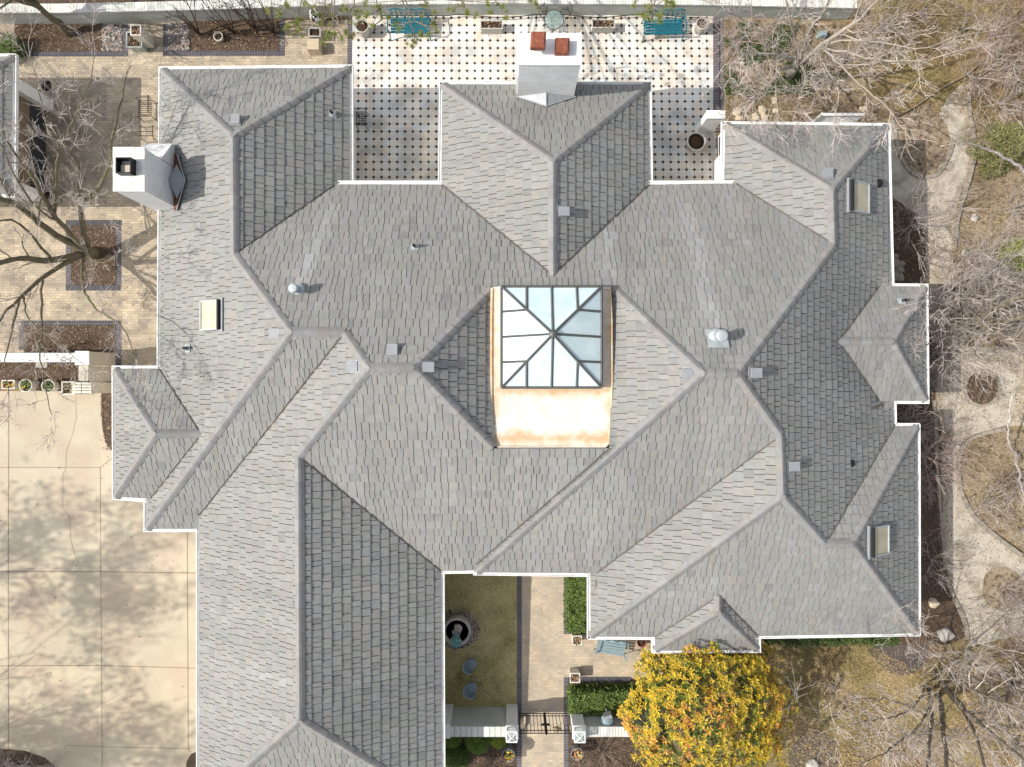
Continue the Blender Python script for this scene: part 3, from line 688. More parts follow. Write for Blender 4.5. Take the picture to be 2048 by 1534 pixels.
for i in range(4):
    p, q = B[i], B[(i+1) % 4]; mid = (p+q)/2; mb = MB()
    f1 = p.lerp(q, 0.25); f3 = p.lerp(q, 0.75); h1 = p.lerp(A, 0.5); h3 = q.lerp(A, 0.5)
    for poly in ([p, f1, h1], [f1, mid, A, h1], [mid, f3, h3, A], [f3, q, h3]):
        mb = MB(); mb.add(poly, [tuple(range(len(poly)))[::-1]]); build('glass_pane', mb, 'frosted_glass', sk)
    for u, v in ((f1, h1), (mid, A), (f3, h3)): bar(fr, u, v, 0.055)
    bar(fr, p, A, 0.06); bar(fr, p, q, 0.065)
fr.lathe([(0.13,-0.03),(0.10,0.07),(0.0,0.11)], (A.x, A.y, A.z), 8)
build('glazing_bars', fr, 'bronze_frame', sk)

# chimneys
def chimney_left():
    x0, x1, y0, y1 = -12.84, -11.87, 6.22, 7.60; zt = 5.24
    mb = MB(); mb.box(((x0+x1)/2, (y0+y1)/2, zt/2), (x1-x0, y1-y0, zt))
    yN = 8.38
    vs = [(x, y, z) for x in (x0, x1) for y, z in ((y1-0.02, 0), (yN, 0), (yN, 3.46), (y1-0.02, 4.24))]
    mb.add(vs, [(0,1,2,3),(7,6,5,4),(1,5,6,2),(2,6,7,3),(0,3,7,4)])
    ch = build('chimney', mb, 'white_brick', house)
    mb = MB(); mb.box(((x0+x1)/2, (y0+y1)/2, zt+0.03), (x1-x0+0.05, y1-y0+0.05, 0.07)); build('chimney_top', mb, 'weathered_white', ch)
    fx0, fx1, fy0, fy1, ft = -12.60, -12.11, 6.69, 7.19, 5.62; w = 0.03
    mb = MB()
    for bx in (((fx0+w/2), (fy0+fy1)/2, w, fy1-fy0), ((fx1-w/2), (fy0+fy1)/2, w, fy1-fy0), ((fx0+fx1)/2, fy0+w/2, fx1-fx0, w), ((fx0+fx1)/2, fy1-w/2, fx1-fx0, w)):
        mb.box((bx[0], bx[1], (zt+0.06+ft)/2), (bx[2], bx[3], ft-zt-0.06))
    fl_ = build('flue', mb, 'black_metal', ch)
    mb = MB(); mb.box(((fx0+fx1)/2, (fy0+fy1)/2-0.06, zt+0.15), (0.34, 0.22, 0.12)); build('damper', mb, 'beige_wall', fl_)
    # rusty pan and metal cricket on the uphill side
    z = lambda x: 2.8+P0*(x-(-12.64))+0.07
    mb = MB(); A_, B_, C_, D_ = (x1, 6.15), (x1, 7.95), (x1+0.27, 7.95-0.15), (x1+0.50, 7.15)
    pts = [(x1, 6.05), (x1+0.16, 6.1), (x1+0.52, 7.05), (x1+0.18, 8.0), (x1, 8.1)]
    mb.add([(x, y, z(x)+0.02) for x, y in pts], [tuple(range(5))]); build('rusty_pan', mb, 'rust', ch)
    mb = MB(); mb.add([(x1, 7.05, z(x1)+0.42), (x1+0.16, 6.45, z(x1+0.16)+0.05), (x1+0.56, 7.02, z(x1+0.56)+0.03), (x1+0.16, 7.66, z(x1+0.16)+0.05), (x1,6.75,z(x1)+0.1),(x1,7.35,z(x1)+0.1)], [(0,4,1,2),(0,2,3,5)])
    mb.tube([(x1+0.18, 8.02, z(x1+0.18)+0.05), (x1+0.36, 7.55, z(x1+0.36)+0.05), (x1+0.57, 7.03, z(x1+0.57)+0.06), (x1+0.36, 6.55, z(x1+0.36)+0.05), (x1+0.14, 6.05, z(x1+0.14)+0.06)], 0.018, 5, mi=1)
    build('cricket', mb, ['zinc', 'galvanised'], ch)
chimney_left()
def chimney_mid():
    x0, x1, y0, y1, zt = 0.20, 2.16, 10.03, 10.99, 5.81
    mb = MB(); mb.box(((x0+x1)/2, (y0+y1)/2, zt/2), (x1-x0, y1-y0, zt)); mb.box((x0-0.01, (y0+y1)/2+0.05, 2.4), (0.10, y1-y0-0.15, 4.8))
    ch = build('chimney', mb, 'white_brick', house)
    mb = MB(); mb.box(((x0+x1)/2, (y0+y1)/2, zt+0.03), (x1-x0+0.04, y1-y0+0.04, 0.07)); build('chimney_top', mb, 'white_wall', ch)
    for (cx, cy, top, s) in ((0.80, 10.50, 6.50, 0.50), (1.56, 10.50, 6.15, 0.48)):
        mb = MB(); mb.box((cx, cy, (zt+0.06+top-0.25)/2), (0.26, 0.26, top-0.25-zt-0.06)); fl_ = build('flue', mb, 'white_wall', ch)
        mb = MB(); vs = []
        for hs, z in ((s*0.40, top-0.27), (s*0.46, top-0.26), (s*0.5, top-0.10), (s*0.48, top-0.03), (s*0.40, top), (s*0.34, top+0.012), (s*0.31, top+0.004)):
            vs += [(cx+a*hs-(0.10*hs*a if abs(a*b) and k % 2 else 0), cy+b*hs, z) for k, (a, b) in enumerate(((-1,-1),(1,-1),(1,1),(-1,1)))]
        n = len(vs)//4; fs = [(4*i+j, 4*i+(j+1) % 4, 4*(i+1)+(j+1) % 4, 4*(i+1)+j) for i in range(n-1) for j in range(4)]+[(4*n-4, 4*n-3, 4*n-2, 4*n-1), (3,2,1,0)]
        mb.add(vs, fs); build('chimney_cap', mb, 'terracotta', fl_)
    z = lambda y: 3.0+P0*(12.7*0.836-y) if False else 3.0+P0*(P3['c1'].y-y)+0.06
    mb = MB(); xm = (x0+x1)/2
    mb.add([(x0-0.02, y0, z(y0)+0.05), (xm, y0, z(y0)+0.35), (xm, y0-0.42, z(y0-0.42)+0.03), (x1+0.06, y0, z(y0)+0.05)], [(0,2,1),(1,2,3)])
    mb.tube([(x0-0.04, y0, z(y0)+0.05), (xm, y0-0.44, z(y0-0.44)+0.05), (x1+0.08, y0, z(y0)+0.05)], 0.018, 5, mi=1)
    mb.tube([(xm, y0, z(y0)+0.36), (xm, y0-0.43, z(y0-0.43)+0.05)], 0.018, 5, mi=1)
    build('cricket', mb, ['zinc', 'galvanised'], ch)
chimney_mid()

# things fixed on the roof: find height and slope under a pixel
def on_roof(px, py):
    for fc, vs, pl in FACES:
        names = vs.split(); poly = [(PX[n][0], PX[n][1]) for n in names]; ins = False; j = len(poly)-1
        for i in range(len(poly)):
            if (poly[i][1] > py) != (poly[j][1] > py) and px < (poly[j][0]-poly[i][0])*(py-poly[i][1])/(poly[j][1]-poly[i][1])+poly[i][0]: ins = not ins
            j = i
        if ins:
            d = DIRS[fc]; pts = [P3[n] for n in names]; sh = [p.x*d[0]+p.y*d[1] for p in pts]; ms = sum(sh)/len(sh); mz = sum(p.z for p in pts)/len(pts)
            g = sum((s-ms)*(p.z-mz) for s, p in zip(sh, pts))/sum((s-ms)**2 for s in sh)
            rr = ((px-1024)*d[0]+(767-py)*d[1])*SP
            z = (mz+g*(rr-ms))/(1+g*rr/CAMH); return W(px, py, z), fc, g
    return W(px, py, 4), 'N', -0.58
def slope_frame(px, py):
    p, fc, g = on_roof(px, py); d = Vector((*DIRS[fc], 0)); L = math.sqrt(1+g*g)
    down = Vector((d.x, d.y, g))/L; nrm = Vector((-g*d.x, -g*d.y, 1))/L; side = down.cross(nrm)
    return p, down, nrm, side
def slab(mb, p, down, nrm, side, d0, d1, s0, s1, h0, h1, hd0=None, hd1=None, mi=0):
    vs = []
    for h in (0, 1):
        for dd, ss in ((d0, s0), (d1, s0), (d1, s1), (d0, s1)):
            hh = h0 if h == 0 else (h1 if hd0 is None else (hd0 if dd == d0 else hd1))
            vs.append(p+down*dd+side*ss+nrm*hh)
    mb.add(vs, [(3,2,1,0),(4,5,6,7),(0,1,5,4),(1,2,6,5),(2,3,7,6),(3,0,4,7)], mi=mi)
for x, y in ((473,246),(557,668),(712,733),(786,706),(851,734),(1122,424),(1379,747),(1504,746),(1654,353),(1580,932)):
    p, dn, nr, sd_ = slope_frame(x, y); mb = MB()
    slab(mb, p, dn, nr, sd_, -0.20, 0.20, -0.20, 0.20, 0.03, 0.055)
    slab(mb, p, dn, nr, sd_, -0.13, 0.17, -0.15, 0.15, 0.03, 0.1, 0.09, 0.24)
    build('roof_vent', mb, 'vent_metal', house)
def pipe(x, y, r, h, m, cap=None, fl_=0.0, name='vent_pipe', lean=(0, 0)):
    p, dn, nr, sd_ = slope_frame(x, y); mb = MB()
    top = p+Vector((lean[0], lean[1], h)); mb.tube([p, top], r, 14)
    if cap: mb.lathe([(r*1.3, h-0.10), (r*1.42, h-0.04), (r*1.42, h+0.05), (r*1.1, h+0.09), (0, h+0.10)], (p.x, p.y, p.z), 18)
    o = build(name, mb, m, house)
    mb = MB()
    if fl_: slab(mb, p, dn, nr, sd_, -fl_*1.3, fl_*0.8, -fl_, fl_, 0.035, 0.05)
    mb.lathe([(r*2.2, -0.06), (r*2.0, 0.08), (r*1.2, 0.15)], (p.x, p.y, p.z), 14)
    build('pipe_flashing', mb, 'black_metal' if (m == 'black_metal' and not fl_) else 'galvanised', o)
pipe(597, 581, 0.11, 0.50, 'galvanised', True, 0.0)
pipe(1433, 674, 0.125, 0.55, 'galvanised', True, 0.32)
for x, y in ((830,494),(376,697),(666,229),(1801,602)): pipe(x, y, 0.05, 0.34, 'black_metal', None, 0.13)
pipe(1700, 926, 0.07, 0.14, 'black_metal'); pipe(1757, 367, 0.07, 0.14, 'black_metal')

def skylight(x, y, hw, hl):
    p, dn, nr, sd_ = slope_frame(x, y); mb = MB()
    for a in ((-hl, -hl+0.045, -hw, hw), (hl-0.045, hl, -hw, hw), (-hl+0.045, hl-0.045, -hw, -hw+0.045), (-hl+0.045, hl-0.045, hw-0.045, hw)):
        slab(mb, p, dn, nr, sd_, a[0], a[1], a[2], a[3], 0.0, 0.17)
    o = build('skylight', mb, 'galvanised', house)
    mb = MB(); slab(mb, p, dn, nr, sd_, -hl+0.045, hl-0.045, -hw+0.045, hw-0.045, 0.05, 0.14); build('pane', mb, 'skylight_glass', o)
    mb = MB(); slab(mb, p, dn, nr, sd_, -hl-0.13, -hl-0.02, -hw-0.06, hw+0.06, 0.02, 0.10); slab(mb, p, dn, nr, sd_, -hl-0.04, -hl+0.03, -hw, hw, 0.1, 0.20, mi=1)
    build('flashing', mb, ['zinc', 'black_metal'], o)
skylight(426, 631, 0.50, 0.47); skylight(1714, 396, 0.52, 0.50); skylight(1754, 1080, 0.50, 0.48)

# ------------------------------------------------------------------ neighbouring pavilion at the left edge
pav = thing('garage_building', 'dark grey roofed outbuilding with white wall panels at the left edge of the brick patio', 'outbuilding', (W(-60,260).x, W(-60,260).y, 0))
def local(mb, o):
    l = o.location; mb.v = [(x-l[0], y-l[1], z-l[2]) for x, y, z in mb.v]; return mb
ez = 2.8; c1_, c2_, c3_, c4_ = W(26,114,ez), W(24,388,ez), W(-420,388,ez), W(-420,114,ez)
hw = (c1_.y-c2_.y)/2; rz_ = ez+P0*hw; ra = Vector((c1_.x-hw, c1_.y-hw, rz_)); rb = Vector((c4_.x, c4_.y-hw, rz_))
for fc, pts in (('E', [c1_, c2_, ra]), ('S', [c2_, c3_, rb, ra]), ('N', [c4_, c1_, ra, rb])):
    build('roof_slope', local(lay_tiles(fc, pts), pav), 'roof_tile', pav)
mb = MB(); mb.prism([(p.x, p.y) for p in (c1_, c2_, c3_, c4_)], 2.60, 2.72); build('soffit', local(mb, pav), 'white_trim', pav)
P3['y1'], P3['y2'], P3['y3'] = c1_, c2_, ra
for n in ('y1', 'y2'):
    o = ridge_cap(n, 'y3'); o.parent = pav; o.location = (-pav.location[0], -pav.location[1], 0)
for a, b, d in ((c1_, c2_, (1,0)), (c2_, c3_, (0,-1)), (c4_, c1_, (0,1))):
    o = gutter(a, b, d); o.parent = pav; o.location = (-pav.location[0], -pav.location[1], 0)
wx1 = W(107,0).x; yN, yS = W(0,200).y, W(0,402).y
yo0, yo1 = W(0,222).y, W(0,392).y
mb = MB(); wl = -20-9; zt = 2.62
mb.prism([(wx1-7, yS), (wx1, yS), (wx1, yo1+0.0), (wx1-0.35, yo1), (wx1-0.35, yo0), (wx1, yo0), (wx1, yN), (wx1-7, yN)], 0, zt)
build('wall', local(mb, pav), 'white_wall', pav)
mb = MB(); n = 4; L_ = (yo0-yo1)/n
for i in range(n): mb.box((wx1-0.31, yo1+L_*(i+0.5), 1.78), (0.05, L_-0.05, 1.66))
dd = build('door', local(mb, pav), 'brown_door', pav)
mb = MB()
for i in range(n): mb.box((wx1-0.31, yo1+L_*(i+0.5), 0.48), (0.055, L_-0.05, 0.9))
build('pane', local(mb, pav), 'window_glass', dd)

# ------------------------------------------------------------------ garden walls
def wall_run(name, pts, label, h, depth, north=True, capw=0.075, m='sage_brick', capm='cap_brick', cat='garden wall', up=1):
    """painted brick wall; pts = pixel foot line of the face turned to the house; the wall stands on the far side of it (up=1: to the north)"""
    P = [Vector(XY(*p)) for p in pts]; o = P[len(P)//2]
    t = thing(name, label, cat, (o.x, o.y, 0)); mb = MB()
    outer = [Vector((p.x, p.y+depth*up)) for p in P]
    poly = [(p.x-o.x, p.y-o.y) for p in P]+[(p.x-o.x, p.y-o.y) for p in outer[::-1]]
    mb.prism(poly, 0, h-0.06); build('wall_face', mb, m, t)
    mb = MB()
    for a, b in zip(P[:-1], P[1:]):
        d = b-a; L = d.length; d.normalize(); ang = math.atan2(d.y, d.x); k = max(1, round(L/capw)); e = L/k
        for i in range(k):
            c = a+d*(e*(i+0.5)); g = rnd.uniform(0.86, 1.12)
            mb.box((c.x-o.x-d.y*0+0, c.y-o.y+depth*up/2, h-0.03), (e*0.93, depth+0.05, 0.065+rnd.uniform(0, 0.006)), ang, (g, g, g*0.98))
    build('wall_cap', mb, capm, t); return t
wall_run('garden_wall', [(-60,50),(0,48),(150,48),(300,45),(420,42),(520,39),(620,35),(720,32),(870,31),(1024,30.5),(1200,31),(1400,33),(1550,36),(1692,39)],
         'long low sage painted brick wall with a pale brick cap along the top of the garden', 0.88, 0.30, capw=0.125)
def box_thing(name, label, cat, c, d, m, parts=None):
    t = thing(name, label, cat, (c[0], c[1], 0)); mb = MB(); mb.box((0, 0, c[2]), d); build(name.split('_')[-1]+'_body', mb, m, t); return t
# front wall, left piece and right piece with the brick on edge cap
wall_run('front_wall', [(1014,1414),(905,1414)], 'white brick wall between the dark roof edge and the left gate pillar, lawn chairs behind it', 1.62, 0.33, up=-1, capw=0.21, m='sage_brick')
wall_run('front_wall', [(1330,1414),(1163,1414)], 'white brick wall running from the right gate pillar into the yellow green tree', 1.62, 0.33, up=-1, capw=0.11, m='sage_brick')
def pillar(px0, px1, py, w, label, lantern=True, h=1.72):
    a = W(px0, py); b = W(px1, py); cx = (a.x+b.x)/2; s = b.x-a.x
    t = thing('gate_pillar' if lantern else 'wall_pillar', label, 'pillar', (cx, a.y-s/2, 0)); mb = MB(); mb.box((0, 0, h/2), (s, s, h)); build('shaft', mb, 'white_brick', t)
    mb = MB(); mb.box((0, 0, h+0.03), (s+0.05, s+0.05, 0.06)); build('cap', mb, 'white_trim', t)
    if lantern:
        z0, z1, r = 0, 0.34, 0.19
        l = thing('pillar_lantern', label.replace('white brick gate pillar', 'square white lantern with crossed glass lid on the pillar'), 'lantern', (cx, a.y-s/2, h+0.06)); mb = MB()
        for x in (-r, r):
            for y in (-r, r): mb.box((x, y, z1/2), (0.035, 0.035, z1))
        for x0_, y0_, x1_, y1_ in ((-r,-r,r,-r),(r,-r,r,r),(r,r,-r,r),(-r,r,-r,-r)):
            mb.tube([(x0_, y0_, z1), (x1_, y1_, z1)], 0.03, 4)
            mb.tube([(x0_, y0_, 0.02), (x1_, y1_, 0.02)], 0.03, 4)
        mb.tube([(-r,-r,z1), (0,0,z1+0.10), (r,r,z1)], 0.022, 4); mb.tube([(-r,r,z1), (0,0,z1+0.10), (r,-r,z1)], 0.022, 4)
        build('frame', mb, 'white_trim', l)
        mb = MB(); mb.add([(-r,-r,z1),(r,-r,z1),(r,r,z1),(-r,r,z1),(0,0,z1+0.09),(-r,-r,0.02),(r,-r,0.02),(r,r,0.02),(-r,r,0.02)], [(0,1,4),(1,2,4),(2,3,4),(3,0,4),(0,5,6,1),(1,6,7,2),(2,7,8,3),(3,8,5,0)])
        build('glass', mb, 'table_glass', l)
    return t
pillar(1013, 1035, 1408, 0, 'white brick gate pillar left of the iron gate')
pillar(1138, 1161, 1408, 0, 'white brick gate pillar right of the iron gate')
pillar(884, 907, 1408, 0, 'plain white wall pillar against the roof edge at the left end of the front wall', False, 1.66)

# iron gate, two leaves slightly apart
gy = W(0, 1424).y; gx0, gx1 = W(1039, 1424).x, W(1138, 1424).x
gate = thing('iron_gate', 'black wrought iron double gate across the brick front walk', 'gate', ((gx0+gx1)/2, gy, 0)); hwid = (gx1-gx0)/2
for sgn in (-1, 1):
    mb = MB(); x0, x1 = (sgn*hwid, sgn*0.03)
    for z in (0.12, 0.32, 1.45, 1.66): mb.tube([(x0, 0, z), (x1, 0, z)], 0.017, 5)
    for i in range(8):
        x = x0+(x1-x0)*i/7; mb.tube([(x, 0, 0.10), (x, 0, 1.68)], 0.024 if i in (0, 7) else 0.011, 5)
    for i in range(3): mb.tube([(x0+(x1-x0)*(i+0.5)/3-0.12, 0, 0.9), (x0+(x1-x0)*(i+0.5)/3, 0, 1.1), (x0+(x1-x0)*(i+0.5)/3+0.12, 0, 0.9)], 0.01, 4)
    build('gate_leaf', mb, 'black_metal', gate)
mb = MB(); mb.box((0, 0.0, 1.0), (0.30, 0.05, 0.10)); mb.box((0, 0.0, 1.12), (0.10, 0.07, 0.10)); mb.tube([(0,0,0.08),(0,0,1.74)], 0.035, 6); build('latch', mb, 'black_metal', gate)
for (x, y, l, w, a, lb) in ((1047,1442,0.62,0.26,1.35,'long pale limestone block lying under the left leaf of the iron gate'), (1108,1459,0.42,0.24,0.2,'flat pale limestone block under the right leaf of the iron gate')):
    mb = MB(); mb.blob((0,0,0.08), 0.5, 0.25, seed=x, sub=10, amp=0.12); mb.v = [(vx*l, vy*w*1.0, vz) for vx, vy, vz in mb.v]
    o = build('limestone_block', mb, 'limestone', loc=(*XY(x, y), 0)); o.rotation_euler = (0,0,a); tag(o, lb, 'rock')
# hooded wall lamp on the right front wall
lp = thing('wall_lamp', 'grey hooded metal lamp standing on the right front wall beside the tree', 'lamp', (*XY(1212,1428,1.0), 0.95)); mb = MB()
mb.blob((0, -0.05, 0.42), 0.25, 0.75, seed=5, sub=12, amp=0.05); build('hood', mb, 'blue_grey_paint', lp)
mb = MB(); mb.box((0, 0.14, 0.45), (0.30, 0.12, 0.34), 0.3); mb.tube([(0,0.2,0.1),(0,0.1,0.4)], 0.04, 6); build('bracket', mb, 'zinc', lp)

# walls and piers beside the driveway
wl_ = thing('courtyard_wall', 'low white topped wall between two mulch beds left of the driveway corner', 'garden wall', (*XY(70, 718), 0))
c = W(70, 718); mb = MB()
x0, x1 = W(-60,718,1.5).x, W(152,718,1.5).x; y0, y1 = W(0,724,1.5).y, W(0,706,1.5).y
mb.box(((x0+x1)/2-c.x, (y0+y1)/2-c.y, 0.72), (x1-x0, y1-y0-0.06, 1.44)); build('wall_face', mb, 'beige_wall', wl_)
mb = MB(); mb.box(((x0+x1)/2-c.x, (y0+y1)/2-c.y, 1.47), (x1-x0, y1-y0, 0.07)); build('wall_cap', mb, 'white_trim', wl_)
def pier(px0, px1, py0, py1, h, label, capm, facem='beige_wall', name='wall_pier'):
    a, b = W(px0, py0, h), W(px1, py1, h); cx, cy = (a.x+b.x)/2, (a.y+b.y)/2; w, d = b.x-a.x, a.y-b.y
    t = thing(name, label, 'wall pier', (cx, cy, 0)); mb = MB(); mb.box((0,0,(h-0.07)/2), (w-0.03, d-0.03, h-0.07)); build('shaft', mb, facem, t)
    mb = MB(); mb.box((0,0,h-0.035), (w, d, 0.07)); build('cap', mb, capm, t); return t
pier(150, 177, 702, 730, 1.75, 'square pier with a bright white cap at the end of the low white wall', 'white_trim')
pier(157, 176, 731, 762, 1.70, 'beige capped wall section joining the white pier and the brick pier', 'beige_wall')
pier(150, 177, 764, 788, 1.75, 'square pier with a gridded pale brick cap at the driveway corner', 'cap_brick')
mb = MB()
for i in range(4):
    for j in range(2):
        mb.box((-0.19+0.375*j, -0.16+0.11*i, 0), (0.35, 0.085, 0.02), 0, (1.1,1.05,0.92))
o = build('cap_bricks', mb, 'cap_brick'); 
for t in bpy.data.objects:
    if t.name.startswith('wall_pier') and 'gridded' in t.get('label', ''): o.parent = t; o.location = (0,0,1.76)
# stub wall beside the terrace
st = thing('pier_wall', 'bright white wall stub at the terrace corner beside the east wing', 'garden wall', (*XY(1426,236,1.2), 0)); mb = MB()
mb.box((0,0,0.75), (0.66, 0.27, 1.5)); build('wall_face', mb, 'white_wall', st); mb = MB(); mb.box((0,0,1.53), (0.70,0.31,0.06)); build('wall_cap', mb, 'white_trim', st)
# white lattice screen behind the east wing
lt = thing('lattice_screen', 'white lattice enclosure standing against the wall behind the east wing', 'trellis', (*XY(1685,236), 0)); c = lt.location
A_ = [W(1650,250), W(1640,226,1.75)]; za = 1.75
pl_ = [W(1644,228.5,za), W(1728,229,za)]; xl, xr, yt = pl_[0].x-c.x, pl_[1].x-c.x, pl_[0].y-c.y; yb_ = W(0,262).y-c.y
mb = MB()
for (x0,y0,x1,y1) in ((xl,yt,xr,yt),(xl,yb_,xl,yt),(xr,yb_,xr,yt)):
    mb.tube([(x0,y0,za),(x1,y1,za)], 0.05, 4); mb.tube([(x0,y0,0.1),(x1,y1,0.1)], 0.04, 4); mb.tube([(x0,y0,0),(x0,y0,za)], 0.05, 4); mb.tube([(x1,y1,0),(x1,y1,za)], 0.05, 4)
build('frame', mb, 'white_trim', lt)
mb = MB()
for (x0,y0,x1,y1) in ((xl,yt,xr,yt),(xl,yb_,xl,yt)):
    L_ = math.hypot(x1-x0, y1-y0); n = int((L_+za)/0.11); 
    for i in range(n):
        s = i*0.11
        for sg in (0, 1):
            a, b = max(0, s-za), min(L_, s); zA, zB = (s-a), (s-b)
            if sg: a, b = L_-a, L_-b
            q = lambda u, z: (x0+(x1-x0)*u/L_, y0+(y1-y0)*u/L_, z)
            if abs(a-b) > 0.02: mb.tube([q(a, min(za, zA)), q(b, min(za, zB))], 0.011, 4)
build('lattice', mb, 'white_trim', lt)

# ------------------------------------------------------------------ pots and planters
def plant_bits(parent, r, n, cols, z=0.0, h=0.12, square=None, name='plant', size=0.05):
    mb = MB()
    for i in range(n):
        if square: x, y = rnd.uniform(-square[0], square[0]), rnd.uniform(-square[1], square[1])
        else:
            q = r*math.sqrt(rnd.random()); a = rnd.uniform(0, 6.28); x, y = q*math.cos(a), q*math.sin(a)
        a = rnd.uniform(0, 6.28); l = rnd.uniform(0.6, 1.4)*size; c = rnd.choice(cols); zz = z+rnd.uniform(0, h); w = l*0.4
        dx, dy = math.cos(a), math.sin(a)
        mb.add([(x,y,zz), (x+dx*l-dy*w, y+dy*l+dx*w, zz+0.02), (x+dx*l*2, y+dy*l*2, zz+rnd.uniform(-0.02,0.05)), (x+dx*l+dy*w, y+dy*l-dx*w, zz+0.02)], [(0,1,2,3)], tuple(q*rnd.uniform(0.7,1.2) for q in c))
    return build(name, mb, 'leaf', parent)
DRY = [(0.22,0.13,0.07),(0.35,0.24,0.14),(0.12,0.07,0.04),(0.42,0.33,0.22)]
GRN = [(0.10,0.16,0.05),(0.16,0.22,0.07),(0.05,0.09,0.03)]
PANSY = [(0.75,0.55,0.05),(0.80,0.42,0.04),(0.10,0.16,0.05),(0.14,0.20,0.07),(0.55,0.20,0.05)]
def round_pot(px, py, r, h, label, m='stone_planter', plants=None, group=None, soilm='soil', n=26, name='round_pot', cat='flower pot', foot=0.72, size=0.05):
    t = thing(name, label, cat, (*XY(px, py, h), 0), group=group); mb = MB(); w = max(0.035, r*0.14)
    mb.lathe([(r*foot, 0), (r*(foot+0.12), h*0.35), (r*0.95, h*0.85), (r, h*0.9), (r, h), (r-w, h), (r-w, h-0.10), (0, h-0.10)], n=26); build('pot', mb, m, t, True)
    mb = MB(); mb.lathe([(r-w-0.002, h-0.095), (r*0.4, h-0.06), (0, h-0.055)], n=20); build('soil', mb, soilm, t, True)
    if plants: plant_bits(t, r*0.72, n, plants, h-0.06, 0.10, size=size)
    return t
def box_pot(px, py, w, d, h, label, m='stone_planter', plants=None, group=None, n=26, taper=0.9, rz=0, name='square_planter', size=0.05):
    t = thing(name, label, 'planter', (*XY(px, py, h), 0), rz, group); mb = MB(); e = 0.045
    prof = [(taper, 0), (0.98, h*0.9), (1.04, h*0.9), (1.04, h)]
    vs = []
    for s, z in prof: vs += [(a*w/2*s, b*d/2*s, z) for a, b in ((-1,-1),(1,-1),(1,1),(-1,1))]
    vs += [(a*(w/2*1.04-e), b*(d/2*1.04-e), z) for z in (h, h-0.10) for a, b in ((-1,-1),(1,-1),(1,1),(-1,1))]
    n_ = len(vs)//4; fs = [(4*i+j, 4*i+(j+1) % 4, 4*(i+1)+(j+1) % 4, 4*(i+1)+j) for i in range(n_-1) for j in range(4)]+[(3,2,1,0)]
    fs += [(4*n_-4, 4*n_-3, 4*n_-2, 4*n_-1)]
    mb.add(vs, fs); build('planter_box', mb, m, t)
    mb = MB(); mb.box((0,0,h-0.085), (w*1.04-2*e-0.005, d*1.04-2*e-0.005, 0.03)); build('soil', mb, 'soil', t)
    if plants: plant_bits(t, 0, n, plants, h-0.07, 0.10, (w/2-0.07, d/2-0.07), size=size)
    return t
round_pot(92, 171, 0.26, 0.62, 'tall round stone pot at the upper end of the outbuilding wall panel')
round_pot(93, 393, 0.25, 0.62, 'tall round stone pot at the lower end of the outbuilding under tree limbs')
# tall double box planter on the brick patio
t = box_pot(268, 79, 0.60, 0.60, 0.55, 'large sage box planter, lower of the stacked pair against the garden wall', 'sage_planter', DRY, taper=0.82)
t = box_pot(271, 60, 0.40, 0.40, 1.05, 'small pale square planter, raised upper one of the stacked pair by the garden wall', 'pale_planter', DRY, taper=0.9)
round_pot(436, 72, 0.19, 0.25, 'small pale ringed pot half sunk in the mulch bed', 'pale_planter', None)
box_pot(629, 64, 0.46, 0.36, 0.45, 'grey square planter beside the stone pedestal on the brick path', 'stone_planter', None)
mb = MB(); mb.box((0,0,0.24), (0.50,0.46,0.48), 0, taper=0.92); o = build('stone_pedestal', mb, 'limestone', loc=(*XY(627,90,0.4),0)); tag(o, 'blocky tan stone pedestal in front of the grey square planter', 'pedestal')
# black and white painted jug
jg = thing('painted_jug', 'black and white patterned jug planter standing on an iron stand by the garden wall', 'jug', (*XY(630,30,0.6), 0)); mb = MB()
mb.lathe([(0.10,0.25),(0.20,0.36),(0.24,0.52),(0.19,0.70),(0.12,0.78),(0.15,0.84),(0.11,0.84),(0.09,0.7),(0,0.7)], n=20)
mb.c = [((0.02,0.02,0.02) if rnd.random() < 0.4 else (0.75,0.74,0.70)) for _ in mb.f]; mb.hc = True; build('jug', mb, 'flower', jg)
mb = MB()
for k in range(4): a = k*math.pi/2+0.4; mb.tube([(0.24*math.cos(a),0.24*math.sin(a),0),(0.14*math.cos(a),0.14*math.sin(a),0.26)], 0.012, 5)
mb.lathe([(0.16,0.24),(0.17,0.26),(0,0.26)], n=14); build('stand', mb, 'dark_iron', jg)
for x, y, lb in ((567,88,'left small wire spiral ornament lying on the brick path'), (680,86,'right small wire spiral ornament near the terrace edge')):
    mb = MB(); mb.tube([(0.13*(1-k/40)*math.cos(k*0.5), 0.13*(1-k/40)*math.sin(k*0.5), 0.03+0.004*k) for k in range(30)], 0.009, 5)
    tag(build('wire_spiral', mb, 'twig', loc=(*XY(x,y),0.01)), lb, 'garden ornament')
round_pot(724, 51, 0.27, 0.62, 'round stone pot at the left end of the tiled terrace beside the teal bench', 'stone_planter', DRY, n=14)
round_pot(1405, 46, 0.24, 0.60, 'round stone pot at the right end of the terrace under bare twigs', 'stone_planter', DRY, n=20)
box_pot(983, 49, 0.86, 0.34, 0.46, 'long grey trough planter left of the glass table', 'stone_planter', DRY, taper=0.93, name='trough_planter')
box_pot(1207, 47, 0.88, 0.34, 0.46, 'long pale trough planter right of the glass table', 'stone_planter', DRY, taper=0.93, n=50, name='trough_planter')
round_pot(1393, 282, 0.375, 0.60, 'large round bowl planter full of dark soil beside the east wing wall', 'pale_planter', None, foot=0.66)
box_pot(16, 769, 0.50, 0.34, 0.42, 'rectangular planter of orange pansies at the left end of the driveway row', 'pale_planter', PANSY, n=40)
round_pot(51, 771, 0.265, 0.45, 'round planter with dark pansies, left of the two beside the driveway', 'pale_planter', GRN+[(0.6,0.5,0.1)], n=60)
